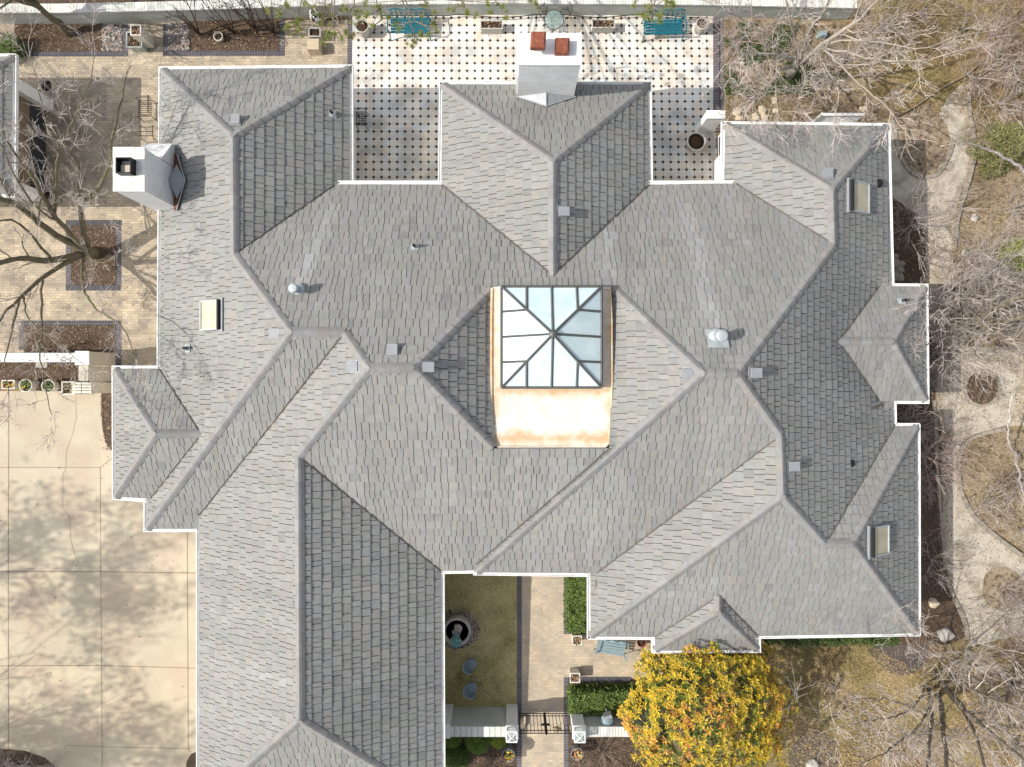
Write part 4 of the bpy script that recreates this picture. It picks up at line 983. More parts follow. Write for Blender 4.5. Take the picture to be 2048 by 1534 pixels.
round_pot(96, 772, 0.265, 0.45, 'round planter with dark pansies, right of the two beside the driveway', 'pale_planter', GRN+[(0.35,0.25,0.2)], n=60)
box_pot(136, 776, 0.50, 0.50, 0.45, 'square planter against the gridded pier at the right end of the driveway row', 'pale_planter', GRN+DRY, n=50)
box_pot(1154, 1281, 0.37, 0.37, 0.50, 'pale square planter of dry leaves at the foot of the narrow hedge', 'pale_planter', DRY, n=60)
box_pot(1150, 1356, 0.38, 0.38, 0.55, 'pale square planter of dry leaves at the corner of the lower hedge', 'pale_planter', DRY, n=60)
round_pot(1284, 1285, 0.20, 0.35, 'dark terracotta pot in the shaded corner behind the pale blue bench', 'terracotta', None, soilm='soil')
round_pot(1017, 1512, 0.26, 0.75, 'tall slate pot of yellow pansies left of the front walk', 'grey_pot', PANSY, n=60, foot=0.6)
round_pot(1155, 1509, 0.25, 0.60, 'slate pot of orange and brown leaves right of the front walk', 'grey_pot', [(0.6,0.3,0.08),(0.45,0.22,0.1),(0.6,0.5,0.2)], n=60, foot=0.6)

# ------------------------------------------------------------------ furniture
def bench(loc, rz, label, m='teal_paint', w=1.55, ornate=True):
    t = thing('garden_bench', label, 'bench', loc, rz); mb = MB(); n = 5
    for i in range(n): mb.box((0, -0.24+i*0.115, 0.44+0.006*i), (w-0.08, 0.095, 0.025))
    build('seat', mb, m, t); mb = MB(); yb = 0.30
    mb.tube([(-w/2+0.02, yb, 0.48), (w/2-0.02, yb, 0.48)], 0.018, 6)
    top = [(-w/2+0.02+ (w-0.04)*i/24, yb+0.10, 0.86+0.09*abs(math.sin(3*math.pi*i/24))) for i in range(25)]; mb.tube(top, 0.026, 6)
    k = 16
    for i in range(k):
        x = -w/2+0.06+(w-0.12)*i/(k-1); mb.tube([(x, yb, 0.48), (x+0.035*(-1)**i, yb+0.05, 0.66), (x, yb+0.10, 0.88)], 0.012, 5)
        if ornate and i % 2: mb.tube([(x+0.05*math.cos(a), yb+0.06, 0.70+0.07*math.sin(a)) for a in [j*math.pi/4 for j in range(8)]], 0.010, 4, closed=True)
    build('backrest', mb, m, t)
    for s in (-1, 1):
        mb = MB(); x = s*w/2; mb.tube([(x, 0.36, 0.66), (x+s*0.03, 0.1, 0.70), (x+s*0.05, -0.2, 0.68), (x+s*0.04, -0.32, 0.60), (x, -0.28, 0.52)], 0.024, 6); build('armrest', mb, m, t)
        for yy, o_ in ((-0.27, -0.10), (0.32, 0.08)):
            mb = MB(); mb.tube([(x, yy, 0.62), (x, yy+o_*0.2, 0.35), (x+s*0.02, yy+o_, 0.0)], [0.022, 0.02, 0.026], 6); build('leg', mb, m, t)
    return t
bench((*XY(820, 56, 0.3), 0.02), 0.0, 'teal ornate metal bench on the terrace, left of the two, under pine twigs')
bench((*XY(1326, 58, 0.3), 0.02), 0.04, 'teal ornate metal bench on the terrace, right of the two, near the bare tree')
bench((*XY(1222, 1291, 0.3), 0.02), -0.16, 'pale blue grey metal bench on the front brick patio below the roof edge', 'blue_grey_paint', 1.15, False)
# bistro set
t = thing('bistro_table', 'round glass bistro table with a dark scrolled iron base by the garden wall', 'table', (*XY(1108, 40, 0.7), 0.02))
mb = MB(); mb.lathe([(0.37,0.700),(0.37,0.712),(0,0.712)], n=32); build('table_top', mb, 'table_glass', t)
mb = MB(); mb.tube([(0.375*math.cos(a), 0.375*math.sin(a), 0.708) for a in [k*math.pi/14 for k in range(28)]], 0.014, 6, closed=True)
mb.tube([(0.2*math.cos(a), 0.2*math.sin(a), 0.25) for a in [k*math.pi/8 for k in range(16)]], 0.01, 5, closed=True); build('table_ring', mb, 'dark_iron', t)
for k in range(3):
    a = k*2.094+0.5; mb = MB(); mb.tube([(0.35*math.cos(a),0.35*math.sin(a),0.70),(0.12*math.cos(a),0.12*math.sin(a),0.42),(0.18*math.cos(a),0.18*math.sin(a),0.2),(0.36*math.cos(a),0.36*math.sin(a),0)], 0.013, 6); build('leg', mb, 'dark_iron', t)
def bistro_chair(px, py, rz, label):
    t = thing('bistro_chair', label, 'chair', (*XY(px, py), 0.02), rz, 'iron chairs at the glass table'); mb = MB()
    mb.tube([(0.19*math.cos(a), 0.19*math.sin(a), 0.45) for a in [k*math.pi/10 for k in range(20)]], 0.012, 5, closed=True)
    for x in (-0.12,-0.06,0,0.06,0.12): mb.tube([(x, -math.sqrt(0.036-x*x), 0.45), (x, math.sqrt(0.036-x*x), 0.45)], 0.006, 4)
    build('seat', mb, 'dark_iron', t); mb = MB()
    mb.tube([(-0.16, 0.14, 0.45), (-0.20, 0.19, 0.70), (-0.14, 0.22, 0.88), (-0.05, 0.22, 0.93), (0, 0.22, 0.85), (0.05, 0.22, 0.93), (0.14, 0.22, 0.88), (0.20, 0.19, 0.70), (0.16, 0.14, 0.45)], 0.012, 5)
    for s in (-1, 1): mb.tube([(0, 0.17, 0.5), (s*0.10, 0.20, 0.68), (s*0.09, 0.21, 0.80), (s*0.03, 0.21, 0.78), (s*0.04, 0.2, 0.72)], 0.009, 4)
    build('backrest', mb, 'dark_iron', t)
    for x, y in ((-0.15,-0.13),(0.15,-0.13),(-0.14,0.15),(0.14,0.15)):
        mb = MB(); mb.tube([(x, y, 0.45), (x*1.25, y*1.3, 0)], 0.011, 5); build('leg', mb, 'dark_iron', t)
bistro_chair(1090, 44, 0.75, 'dark iron chair with heart shaped back left of the glass table')
bistro_chair(1128, 40, -0.75, 'dark iron chair with heart shaped back right of the glass table')
# slatted iron armchair, side table, grid chair
def slat_chair(loc, rz, label, seatw=0.62, seatd=0.55, grid=False, m='dark_iron', backh=0.9):
    t = thing('iron_armchair', label, 'chair', loc, rz); mb = MB(); k = 9
    if grid:
        for i in range(7): mb.tube([(-seatw/2+seatw*i/6, -seatd/2, 0.43), (-seatw/2+seatw*i/6, seatd/2, 0.43)], 0.011, 4)
        for i in range(7): mb.tube([(-seatw/2, -seatd/2+seatd*i/6, 0.437), (seatw/2, -seatd/2+seatd*i/6, 0.437)], 0.011, 4)
    else:
        for i in range(k): mb.tube([(-seatw/2+seatw*i/(k-1), -seatd/2, 0.43), (-seatw/2+seatw*i/(k-1), seatd/2-0.06, 0.41), (-seatw/2+seatw*i/(k-1), seatd/2, 0.45)], 0.012, 4)
        mb.tube([(-seatw/2, -seatd/2, 0.43), (seatw/2, -seatd/2, 0.43)], 0.02, 5)
    build('seat', mb, m, t); mb = MB()
    mb.tube([(-seatw/2-0.03, seatd/2+0.09, backh), (seatw/2+0.03, seatd/2+0.09, backh)], 0.024, 6)
    for i in range(k): mb.tube([(-seatw/2+seatw*i/(k-1), seatd/2, 0.43), (-seatw/2+seatw*i/(k-1), seatd/2+0.09, backh)], 0.010, 4)
    build('backrest', mb, m, t)
    for s in (-1, 1):
        mb = MB(); x = s*(seatw/2+0.05); mb.tube([(x, seatd/2+0.06, 0.66), (x, -0.05, 0.68), (x, -seatd/2-0.02, 0.62), (x-s*0.02, -seatd/2, 0.43)], 0.014, 5); build('armrest', mb, m, t)
        for yy in (-seatd/2, seatd/2):
            mb = MB(); mb.tube([(x-s*0.04, yy, 0.45), (x, yy*1.12, 0)], 0.014, 5); build('leg', mb, m, t)
    return t
slat_chair((*XY(292, 218, 0.4), 0.012), -math.pi/2, 'dark slatted iron armchair on the brick patio beside the roof edge', 0.62, 0.52)
slat_chair((*XY(723, 238, 0.4), 0.022), math.pi/2, 'black iron chair with a grid seat in the shade at the terrace left edge', 0.52, 0.36, True, 'black_metal')
t = thing('iron_side_table', 'open iron plant stand with bent rails just above the left chimney', 'plant stand', (*XY(295, 264, 0.5), 0.012)); mb = MB()
for y in (-0.17, 0.17, 0.0): mb.tube([(-0.34, y, 0.55), (0.30, y, 0.55)], 0.014, 5)
for x in (-0.24, 0.24): mb.tube([(x, -0.30, 0.45), (x-0.02*x/abs(x), -0.17, 0.55), (x, 0.17, 0.55), (x-0.05, 0.28, 0.47)], 0.014, 5)
mb.tube([(0, -0.17, 0.55), (0, 0.0, 0.55)], 0.010, 5); build('rails', mb, 'dark_iron', t)
for x, y in ((-0.24,-0.25),(0.24,-0.25),(-0.24,0.25),(0.24,0.25)):
    mb = MB(); mb.tube([(x, y, 0.48), (x*1.1, y*1.05, 0)], 0.012, 5); build('leg', mb, 'dark_iron', t)
# second grid chair tucked under the roof edge
# blue tub chairs in the courtyard
def tub_chair(px, py, rz, label):
    t = thing('tub_chair', label, 'chair', (*XY(px, py, 0.5), 0), rz, 'metal tub chairs on the courtyard lawn'); mb = MB()
    n = 16; mb.lathe([(0.0,0.42),(0.21,0.43),(0.22,0.45),(0.0,0.45)], n=20); build('seat', mb, 'slate_blue_paint', t)
    mb = MB(); m_ = 15; ring = []
    for ring_z, rr in ((0.45, 0.215), (0.62, 0.25), (0.78, 0.27)):
        ring.append([(rr*math.cos(a), rr*math.sin(a)*1.02, ring_z+(0.06 if ring_z > 0.7 else 0)*math.sin(max(0, a-0.0)) ) for a in [math.radians(-25+230*i/(m_-1)) for i in range(m_)]])
    vs = [p for r_ in ring for p in r_]; mb.add(vs, [(i*m_+j, i*m_+j+1, (i+1)*m_+j+1, (i+1)*m_+j) for i in range(2) for j in range(m_-1)])
    build('backrest', mb, 'slate_blue_paint', t); mb = MB(); mb.tube(ring[2], 0.02, 6); mb.tube([ring[2][0], ring[1][0], ring[0][0]], 0.016, 5); mb.tube([ring[2][-1], ring[1][-1], ring[0][-1]], 0.016, 5)
    mb.tube([(0.22*math.cos(a), 0.22*math.sin(a), 0.445) for a in [k*math.pi/9 for k in range(18)]], 0.016, 5, closed=True); build('rim', mb, 'blue_grey_paint', t)
    for a in (0.7, 2.44, 3.9, 5.5):
        mb = MB(); mb.tube([(0.19*math.cos(a), 0.19*math.sin(a), 0.43), (0.25*math.cos(a), 0.25*math.sin(a), 0)], 0.013, 5); build('leg', mb, 'slate_blue_paint', t)
    return t
tub_chair(941, 1329, 1.35, 'slate blue metal tub chair on the courtyard lawn, nearer the fountain')
tub_chair(942, 1377, 1.75, 'slate blue metal tub chair on the courtyard lawn, nearer the front wall')
# fountain
ft = thing('fountain', 'round stone fountain basin with a green patina statue in the courtyard lawn', 'fountain', (*XY(914,1263,0.45), 0)); mb = MB()
mb.lathe([(0.52,0),(0.54,0.1),(0.52,0.40),(0.555,0.44),(0.555,0.50),(0.455,0.50),(0.44,0.2),(0,0.2)], n=36); build('basin', mb, 'stone_planter', ft, True)
mb = MB(); mb.lathe([(0.445,0.40),(0,0.40)], n=32); build('water', mb, 'water', ft)
mb = MB(); mb.blob((0.03,0.10,0.42), 0.17, 0.9, seed=3, sub=12, amp=0.25); mb.blob((-0.05,-0.05,0.4), 0.15, 0.9, seed=8, sub=12, amp=0.25); build('rock', mb, 'pale_rock', ft)
def skinned(name, joints, edges, radii, m, parent, sub=2):
    me = bpy.data.meshes.new(name); me.from_pydata(joints, edges, []); me.materials.append(MATS[m])
    o = bpy.data.objects.new(name, me); C.objects.link(o); o.parent = parent
    sk_ = o.modifiers.new('skin', 'SKIN'); ss = o.modifiers.new('sub', 'SUBSURF'); ss.levels = sub; ss.render_levels = sub
    for i, d in enumerate(me.skin_vertices[0].data): d.radius = (radii[i], radii[i]); d.use_root = (i == 0)
    return o
J = [(0,-0.02,0.95),(0,-0.03,1.10),(0,-0.04,1.25),(0,-0.05,1.36),(0,-0.06,1.47), (-0.07,-0.02,0.92),(-0.08,-0.06,0.72),(-0.08,-0.03,0.50), (0.07,-0.02,0.92),(0.09,-0.07,0.74),(0.07,-0.02,0.50),
     (-0.13,-0.04,1.27),(-0.20,-0.10,1.12),(-0.10,-0.20,1.08), (0.13,-0.04,1.27),(0.20,-0.10,1.12),(0.08,-0.21,1.08)]
E = [(0,1),(1,2),(2,3),(3,4),(0,5),(5,6),(6,7),(0,8),(8,9),(9,10),(2,11),(11,12),(12,13),(2,14),(14,15),(15,16)]
RR = [0.095,0.085,0.095,0.045,0.085,0.065,0.05,0.035,0.065,0.05,0.035,0.045,0.035,0.028,0.045,0.035,0.028]
skinned('statue', J, E, RR, 'patina', ft); mb = MB(); mb.lathe([(0.04,0.95),(0.19,1.0),(0.23,1.08),(0.20,1.08),(0.05,1.0),(0,1.0)], (0,-0.16,0), 20); build('bowl', mb, 'patina', ft, True)

# cable along the foot of the garden wall
mb = MB(); cp = [(W(760+k*17, 31.5+(3.2*math.sin(k*0.55) if k > 8 else 0), 0.25)) for k in range(39)]; mb.tube(cp, 0.018, 5); mb.tube([W(783,34,0.3), W(765,38,0.3), W(752,48,0.15), W(748,62,0.03)], 0.018, 5)
tag(build('garden_cable', mb, 'cable'), 'dark sagging cable strung along the foot of the garden wall', 'cable')

# ------------------------------------------------------------------ stones
def pebbles(name, fn, n, label_cols, smin, smax, z=0.02):
    mb = MB(); k = 0
    while k < n:
        p = fn()
        if p is None: continue
        x, y = p; s = rnd.uniform(smin, smax); c = rnd.choice(label_cols); g = rnd.uniform(0.7, 1.25)
        mb.blob((x, y, z+s*0.25), s, 0.6, seed=k, sub=6, amp=0.18, col=tuple(q*g for q in c)); k += 1
    return tag(build(name, mb, 'pebble'), kind='stuff')
RIVER = [(0.24,0.20,0.17),(0.34,0.28,0.235),(0.13,0.12,0.12),(0.44,0.39,0.34),(0.27,0.17,0.13),(0.18,0.19,0.20),(0.09,0.075,0.07)]
def inrect(x0,y0,x1,y1):
    def f():
        x = rnd.uniform(x0,x1); y = rnd.uniform(y0,y1)
        if noise.noise(Vector((x*0.06,y*0.06,2))) < -0.45: return None
        return XY(x,y)
    return f
pebbles('river_rock', inrect(206,50,245,101), 520, RIVER, 0.025, 0.065)
pebbles('river_rock', inrect(338,48,380,100), 560, RIVER, 0.025, 0.065)
def ring_():
    a = rnd.uniform(0,6.28); r = rnd.uniform(27,47); x, y = 914+r*math.cos(a)*0.95, 1258+r*math.sin(a)*0.85
    if x < 890 and rnd.random() < 0.5: return None
    return XY(x,y)
pebbles('river_rock', ring_, 620, RIVER, 0.02, 0.055, 0.0)
def boulder(px, py, r, seed, label, m='limestone', rz=0.5, sx=1.0, ang=0, name='boulder'):
    mb = MB(); mb.blob((0,0,r*0.2), r, rz, seed=seed, sub=9, amp=0.22); mb.v = [(x*sx, y, z) for x, y, z in mb.v]
    o = build(name, mb, m, loc=(*XY(px,py),0)); o.rotation_euler = (0,0,ang); return tag(o, label, 'rock')
for a in ((1474,224,0.17,1,'tan flagstone piece, upper of the leftmost pair behind the east wing'), (1478,238,0.15,2,'tan flagstone piece, lower of the leftmost pair behind the east wing'),
          (1511,234,0.15,3,'tan flagstone at the lower left of the group of three behind the east wing'), (1524,221,0.17,4,'tan flagstone at the top of the group of three behind the east wing'), (1528,235,0.15,5,'tan flagstone at the lower right of the group of three behind the east wing'),
          (1550,222,0.11,6,'small lone tan stone right of the group of three'), (1549,201,0.13,7,'small pale stone under twigs above the lone tan stone'), (1724,218,0.13,8,'tan stone just above the lattice screen corner')):
    boulder(*a, rz=0.35, sx=1.1, ang=rnd.uniform(0,3))
boulder(1866, 1205, 0.20, 11, 'tan boulder in the mulch beside the lower right roof edge', 'limestone', 0.6, 1.05)
boulder(1889, 1268, 0.30, 12, 'large pale boulder near the stone edging below the tan boulder', 'pale_rock', 0.6, 1.0, 0.6)
boulder(1945, 1285, 0.15, 13, 'grey stone right of the pale boulder at the gravel edge', 'pale_rock', 0.5)
boulder(1948, 436, 0.16, 14, 'pale stone on the bare soil right of the gravel path', 'pale_rock', 0.5)
boulder(1929, 506, 0.15, 15, 'pale stone below twigs at the right edge of the gravel path', 'pale_rock', 0.5)
boulder(1963, 528, 0.17, 16, 'round tan stone among twigs right of the gravel path', 'limestone', 0.5)
boulder(1990, 544, 0.16, 17, 'flat tan stone, rightmost of the three among the twigs', 'limestone', 0.4)
for k, (x, y, r) in enumerate(((1788,528,0.22),(1796,541,0.20),(1787,552,0.2),(1801,528,0.16),(1799,556,0.18),(1789,514,0.16))):
    boulder(x, y, r, 30+k, ['brown rock in the pile beside the right roof edge, left of centre','brown rock in the pile beside the right roof edge, centre right','brown rock low in the pile beside the right roof edge','brown rock at the right of the pile beside the roof edge','lowest rock on the right of the pile beside the roof edge','topmost rock of the pile beside the right roof edge'][k], 'curb_stone', 0.7)
boulder(1624, 1529, 0.24, 41, 'pale rock standing in the grey mulch patch at the bottom of the lawn', 'pale_rock', 0.7)
boulder(1940, 262, 0.13, 42, 'flat stone set in the right edge near the top of the gravel path', 'curb_stone', 0.5)
mb = MB(); mb.box((0,0,0.03), (0.46,0.30,0.06)); tag(build('stepping_stone', mb, 'pale_rock', loc=(*XY(82,728,0.1),0.02)), 'small pale paving block in the mulch below the low white wall', 'paving block')
mb = MB(); mb.box((0,0,0.12), (0.30,0.22,0.24)); mb.box((0.02,-0.02,0.27), (0.2,0.16,0.06)); tag(build('utility_box', mb, 'blue_grey_paint', loc=(*XY(1641,73),0)), 'small pale utility box under the big bare tree', 'utility box')

# ------------------------------------------------------------------ bare trees and shrubs
def rdir(d, ang, rr):
    d = d.normalized(); a = Vector((0,0,1)) if abs(d.z) < 0.9 else Vector((1,0,0)); u = d.cross(a).normalized(); w = d.cross(u)
    t = rr.uniform(0, 2*math.pi); return (d*math.cos(ang)+(u*math.cos(t)+w*math.sin(t))*math.sin(ang)).normalized()
def grow(mt, mbr, p, d, L, r, lvl, rr, up=0.10, wander=0.22, nch=4, ratio=0.55, thick=0.03, amin=0.45, amax=0.95, rmin=0.0068, droop=0.0):
    k = 6 if lvl > 0 else 4; pts = [p.copy()]; rad = [r]; dd = d.normalized(); dirs_ = [dd]
    for i in range(k):
        dd = (dd+Vector((rr.gauss(0, wander*0.62), rr.gauss(0, wander*0.62), rr.gauss(0, wander*0.4)+up-droop*(i/k)))).normalized()
        q = pts[-1]+dd*(L/k)
        if q.z < 0.05: q.z = 0.05
        pts.append(q); rad.append(max(rmin*0.8, r*(1-0.55*(i+1)/k))); dirs_.append(dd)
    mb = mt if r > thick else mbr
    mb.tube(pts, rad, 7 if r > 0.05 else (4 if r > 0.018 else 3))
    if lvl <= 0: return
    n = max(1, int(nch*rr.uniform(0.8, 1.3)))
    for j in range(n):
        t = rr.uniform(0.25, 1.0)*k; i = min(k-1, int(t)); f = t-i; q = pts[i].lerp(pts[i+1], f)
        grow(mt, mbr, q, rdir(dirs_[i+1], rr.uniform(amin, amax), rr), L*ratio*rr.uniform(0.6, 1.4), max(rmin, rad[i]*0.58), lvl-1, rr, up, wander, nch, ratio, thick, amin, amax, rmin, droop)
def finish_tree(name, label, cat, base, mt, mb, bark, twig, group=None):
    t = thing(name, label, cat, tuple(base), 0, group)
    for m in (mt, mb): m.v = [(x-base[0], y-base[1], z-base[2]) for x, y, z in m.v]
    if mt.v: build('trunk', mt, bark, t, True)
    if mb.v: build('branches', mb, twig, t)
    return t
def limb(mt, mb, pts, r0, r1, rr, spacing=0.3, L=1.3, lvl=2, start=0.25, **kw):
    P = [W(*p) for p in pts]; dense = []; n = len(P)
    for i in range(n-1):
        p0, p1, p2, p3 = P[max(i-1,0)], P[i], P[i+1], P[min(i+2,n-1)]; k = max(2, int((p2-p1).length/0.3))
        for j in range(k):
            t = j/k; q = 0.5*((2*p1)+(p2-p0)*t+(2*p0-5*p1+4*p2-p3)*t*t+(3*p1-p0-3*p2+p3)*t**3)
            dense.append(q+Vector((rr.gauss(0,0.02), rr.gauss(0,0.02), rr.gauss(0,0.02))))
    dense.append(P[-1]); m = len(dense); rad = [r0+(r1-r0)*i/(m-1) for i in range(m)]
    mt.tube(dense, rad, 8 if r0 > 0.04 else 5); acc = 0
    for i in range(1, m):
        acc += (dense[i]-dense[i-1]).length; f = i/(m-1)
        if f > start and acc > spacing:
            acc = 0; d = (dense[i]-dense[i-1]).normalized()
            grow(mt, mb, dense[i], rdir(d, rr.uniform(0.6, 1.2), rr), L*rr.uniform(0.5, 1.2)*(1.15-0.5*f), max(0.0085, rad[i]*0.36), lvl, rr, **kw)
    d = (dense[-1]-dense[-2]).normalized(); grow(mt, mb, dense[-1], d, L, r1, lvl, rr, **kw)
# the big old tree of the brick patio
rr = random.Random(11); mt, mb = MB(), MB(); kw = dict(up=0.06, wander=0.26, nch=5, ratio=0.55)
base = W(190, 506, 0); mt.tube([base, W(180,504,0.5), W(170,502,1.0)], [0.26,0.20,0.17], 10)
for pts, r0, r1, sp, L in (
    ([(178,503,0.5),(165,455,1.6),(162,405,2.4),(158,350,3.3),(148,312,4.0),(126,288,4.8)], 0.13, 0.03, 0.4, 1.3),
    ([(164,408,2.3),(195,375,3.0),(218,332,3.6),(223,280,4.2),(238,215,4.8),(250,160,5.2),(262,130,5.6)], 0.085, 0.015, 0.5, 1.1),
    ([(170,502,1.0),(140,466,1.9),(105,428,2.8),(84,388,3.5),(58,345,4.2),(30,308,4.8),(4,262,5.3)], 0.12, 0.03, 0.38, 1.5),
    ([(168,500,1.0),(112,470,2.0),(62,432,3.0),(28,406,3.8),(-30,392,4.6),(-90,380,5.2)], 0.15, 0.06, 0.4, 1.6),
    ([(168,508,0.8),(92,521,2.0),(42,516,3.0),(-20,530,4.0),(-80,540,4.6)], 0.14, 0.06, 0.42, 1.6),
    ([(102,520,2.0),(62,470,3.0),(20,440,3.8),(-30,446,4.2)], 0.06, 0.03, 0.5, 1.2),
    ([(174,506,0.7),(142,522,1.2),(110,538,1.8),(78,562,2.4),(48,590,3.0),(14,620,3.8),(-20,665,4.6)], 0.10, 0.03, 0.4, 1.5),
    ([(176,506,0.7),(164,535,1.3),(168,578,2.2),(190,616,3.2),(222,636,4.0),(252,668,4.8),(272,718,5.4)], 0.06, 0.012, 0.4, 1.0),
    ([(174,506,0.8),(176,514,1.8),(188,522,3.0),(218,520,3.8),(242,500,4.4),(268,528,5.0)], 0.03, 0.010, 0.35, 0.8),
    ([(84,560,2.4),(82,605,3.2),(84,655,4.0),(80,705,4.8),(88,760,5.4),(104,830,6.0)], 0.045, 0.010, 0.32, 1.1),
    ([(40,600,3.0),(24,660,4.2),(10,720,5.0),(16,790,5.6)], 0.04, 0.010, 0.35, 1.1),
    ([(110,432,2.6),(112,365,3.6),(118,308,4.4),(146,240,5.2),(178,166,5.8),(190,110,6.2)], 0.055, 0.010, 0.3, 1.2),
    ([(118,308,4.4),(95,250,5.2),(78,180,5.9),(60,110,6.4)], 0.03, 0.010, 0.32, 1.2),
    ([(108,440,2.6),(60,400,3.8),(20,330,4.8),(-10,250,5.6)], 0.05, 0.012, 0.35, 1.3),
    ([(98,420,2.8),(120,395,3.8),(150,385,4.4),(180,400,5.0),(200,420,5.4)], 0.022, 0.009, 0.35, 0.8),
    ([(48,592,3.0),(60,640,4.2),(120,690,5.2),(170,730,5.8)], 0.035, 0.009, 0.32, 1.0)):
    limb(mt, mb, pts, r0, r1, rr, sp, L, 2, **kw)
finish_tree('bare_tree', 'large bare tree with mossy spreading limbs rooted in the square bed of the brick patio', 'tree', base, mt, mb, 'mossy_bark', 'twig')
def auto_tree(px, py, H, r, label, seed, n=7, L=None, lvl=3, lean=(0,0), bark='bark', twig='twig', name='bare_tree', cat='tree', spread=0.75, stem=0.3, nch=4, group=None, thick=0.03, up=0.10, rmin=0.0068, ratio=0.55, wander=0.22):
    rr = random.Random(seed); base = W(px, py, 0); mt, mb = MB(), MB(); L = L or H*0.42
    top = base+Vector((lean[0]*H*stem, lean[1]*H*stem, H*stem)); k = 6; pts = [base.lerp(top, i/k)+Vector((rr.gauss(0,0.03), rr.gauss(0,0.03), 0))*(i > 0) for i in range(k+1)]
    mt.tube(pts, [r*(1.25-0.5*i/k) for i in range(k+1)], 9)
    for j in range(n):
        a = 2*math.pi*j/n+rr.uniform(-0.4, 0.4); s = spread*rr.uniform(0.5, 1.25); d = Vector((math.cos(a)*s+lean[0], math.sin(a)*s+lean[1], 1.0)).normalized()
        i = rr.randint(k-2, k); grow(mt, mb, pts[i], d, L*rr.uniform(0.8, 1.25), r*0.6, lvl, rr, up=up, nch=nch, thick=thick, rmin=rmin, ratio=ratio, wander=wander)
    return finish_tree(name, label, cat, base, mt, mb, bark, twig, group)
# pale bare tree at the top right: long limbs
rr = random.Random(5); mt, mb = MB(), MB(); base = W(1578, 152, 0)
mt.tube([base, W(1584,142,0.7), W(1592,132,1.3)], [0.20,0.16,0.13], 10)
kw = dict(up=0.04, wander=0.2, nch=5, ratio=0.55)
for pts, r0, r1, sp, L in (
    ([(1592,132,1.3),(1618,112,2.4),(1645,90,3.4),(1690,58,4.4),(1735,22,5.4),(1780,-20,6.2)], 0.11, 0.03, 0.24, 1.7),
    ([(1640,93,3.2),(1690,105,4.0),(1748,120,4.8),(1805,124,5.4),(1862,118,5.9)], 0.05, 0.012, 0.25, 1.5),
    ([(1640,95,3.2),(1680,130,4.0),(1715,165,4.6),(1762,205,5.2),(1790,235,5.7)], 0.045, 0.010, 0.25, 1.3),
    ([(1650,88,3.5),(1700,80,4.4),(1762,85,5.2),(1830,98,5.9),(1870,90,6.3)], 0.04, 0.010, 0.25, 1.3),
    ([(1630,100,3.0),(1660,150,4.0),(1675,190,4.8),(1672,225,5.4)], 0.035, 0.009, 0.22, 1.1),
    ([(1598,126,1.8),(1570,112,2.8),(1540,108,3.6),(1490,112,4.4),(1450,130,5.0)], 0.07, 0.012, 0.22, 1.5),
    ([(1592,132,1.3),(1560,140,2.4),(1545,165,3.4),(1520,190,4.4),(1480,215,5.2)], 0.07, 0.010, 0.22, 1.4),
    ([(1592,130,1.4),(1590,80,2.8),(1580,40,3.8),(1572,-10,4.8)], 0.06, 0.03, 0.3, 1.3),
    ([(1600,122,1.9),(1620,60,3.4),(1650,20,4.4),(1660,-30,5.2)], 0.06, 0.03, 0.3, 1.4),
    ([(1575,112,2.6),(1530,70,3.8),(1490,40,4.8),(1440,20,5.6)], 0.04, 0.010, 0.22, 1.3),
    ([(1600,126,1.8),(1610,160,3.2),(1600,195,4.4),(1590,230,5.2)], 0.04, 0.010, 0.22, 1.2)):
    limb(mt, mb, pts, r0, r1, rr, sp, L, 2, **kw)
finish_tree('bare_tree', 'wide pale barked bare tree spreading over the soil above the east wing', 'tree', base, mt, mb, 'pale_bark', 'twig')
auto_tree(142, 68, 6.5, 0.13, 'bare tree with a leaning trunk in the top left mulch bed by the wall', 21, n=6, lean=(-0.1,0.1), bark='mossy_bark')
for k, (x, y, lb) in enumerate(((398,70,'leftmost dark stemmed shrub leaning over the garden wall cap'), (470,66,'second dark stemmed shrub from the left against the garden wall'), (514,62,'third dark stemmed shrub from the left against the garden wall'), (548,68,'rightmost dark stemmed shrub against the garden wall'))):
    auto_tree(x, y, 3.8, 0.05, lb, 40+k, n=7, stem=0.04, spread=0.38, lvl=2, nch=2, bark='dark_bark', twig='dark_bark', name='crape_myrtle', cat='shrub', group='dark stemmed shrubs along the garden wall', thick=0.02, L=2.0, up=0.16, wander=0.13, rmin=0.012)
# birch at the right edge, pale leaning stem
rr = random.Random(9); mt, mb = MB(), MB(); base = W(2085, 380, 0)
limb(mt, mb, [(2085,380,0),(2060,352,1.4),(2015,318,2.6),(1975,298,3.4),(1948,289,4.0),(1915,286,4.5),(1880,292,4.9)], 0.085, 0.012, rr, 0.3, 1.1, 2, start=0.5, up=0.02, wander=0.2, nch=3, ratio=0.6)
finish_tree('birch_tree', 'white stemmed birch leaning in from the right edge over the upper gravel path', 'tree', base, mt, mb, 'birch_bark', 'brown_twig')
rr = random.Random(19); mt, mb = MB(), MB(); base = W(2030, 905, 0)
limb(mt, mb, [(2030,905,0),(2018,890,0.9),(2016,850,2.0),(2024,790,2.8)], 0.05, 0.015, rr, 0.5, 0.8, 1, start=0.5)
limb(mt, mb, [(2030,905,0.2),(2040,950,1.4),(2046,990,2.4),(2060,1030,3.4)], 0.06, 0.02, rr, 0.5, 0.9, 1, start=0.4)
finish_tree('birch_tree', 'small forked white birch in the dry bed at the right edge', 'tree', base, mt, mb, 'birch_bark', 'twig')
rr = random.Random(29); mt, mb = MB(), MB(); base = W(1932, 650, 0)
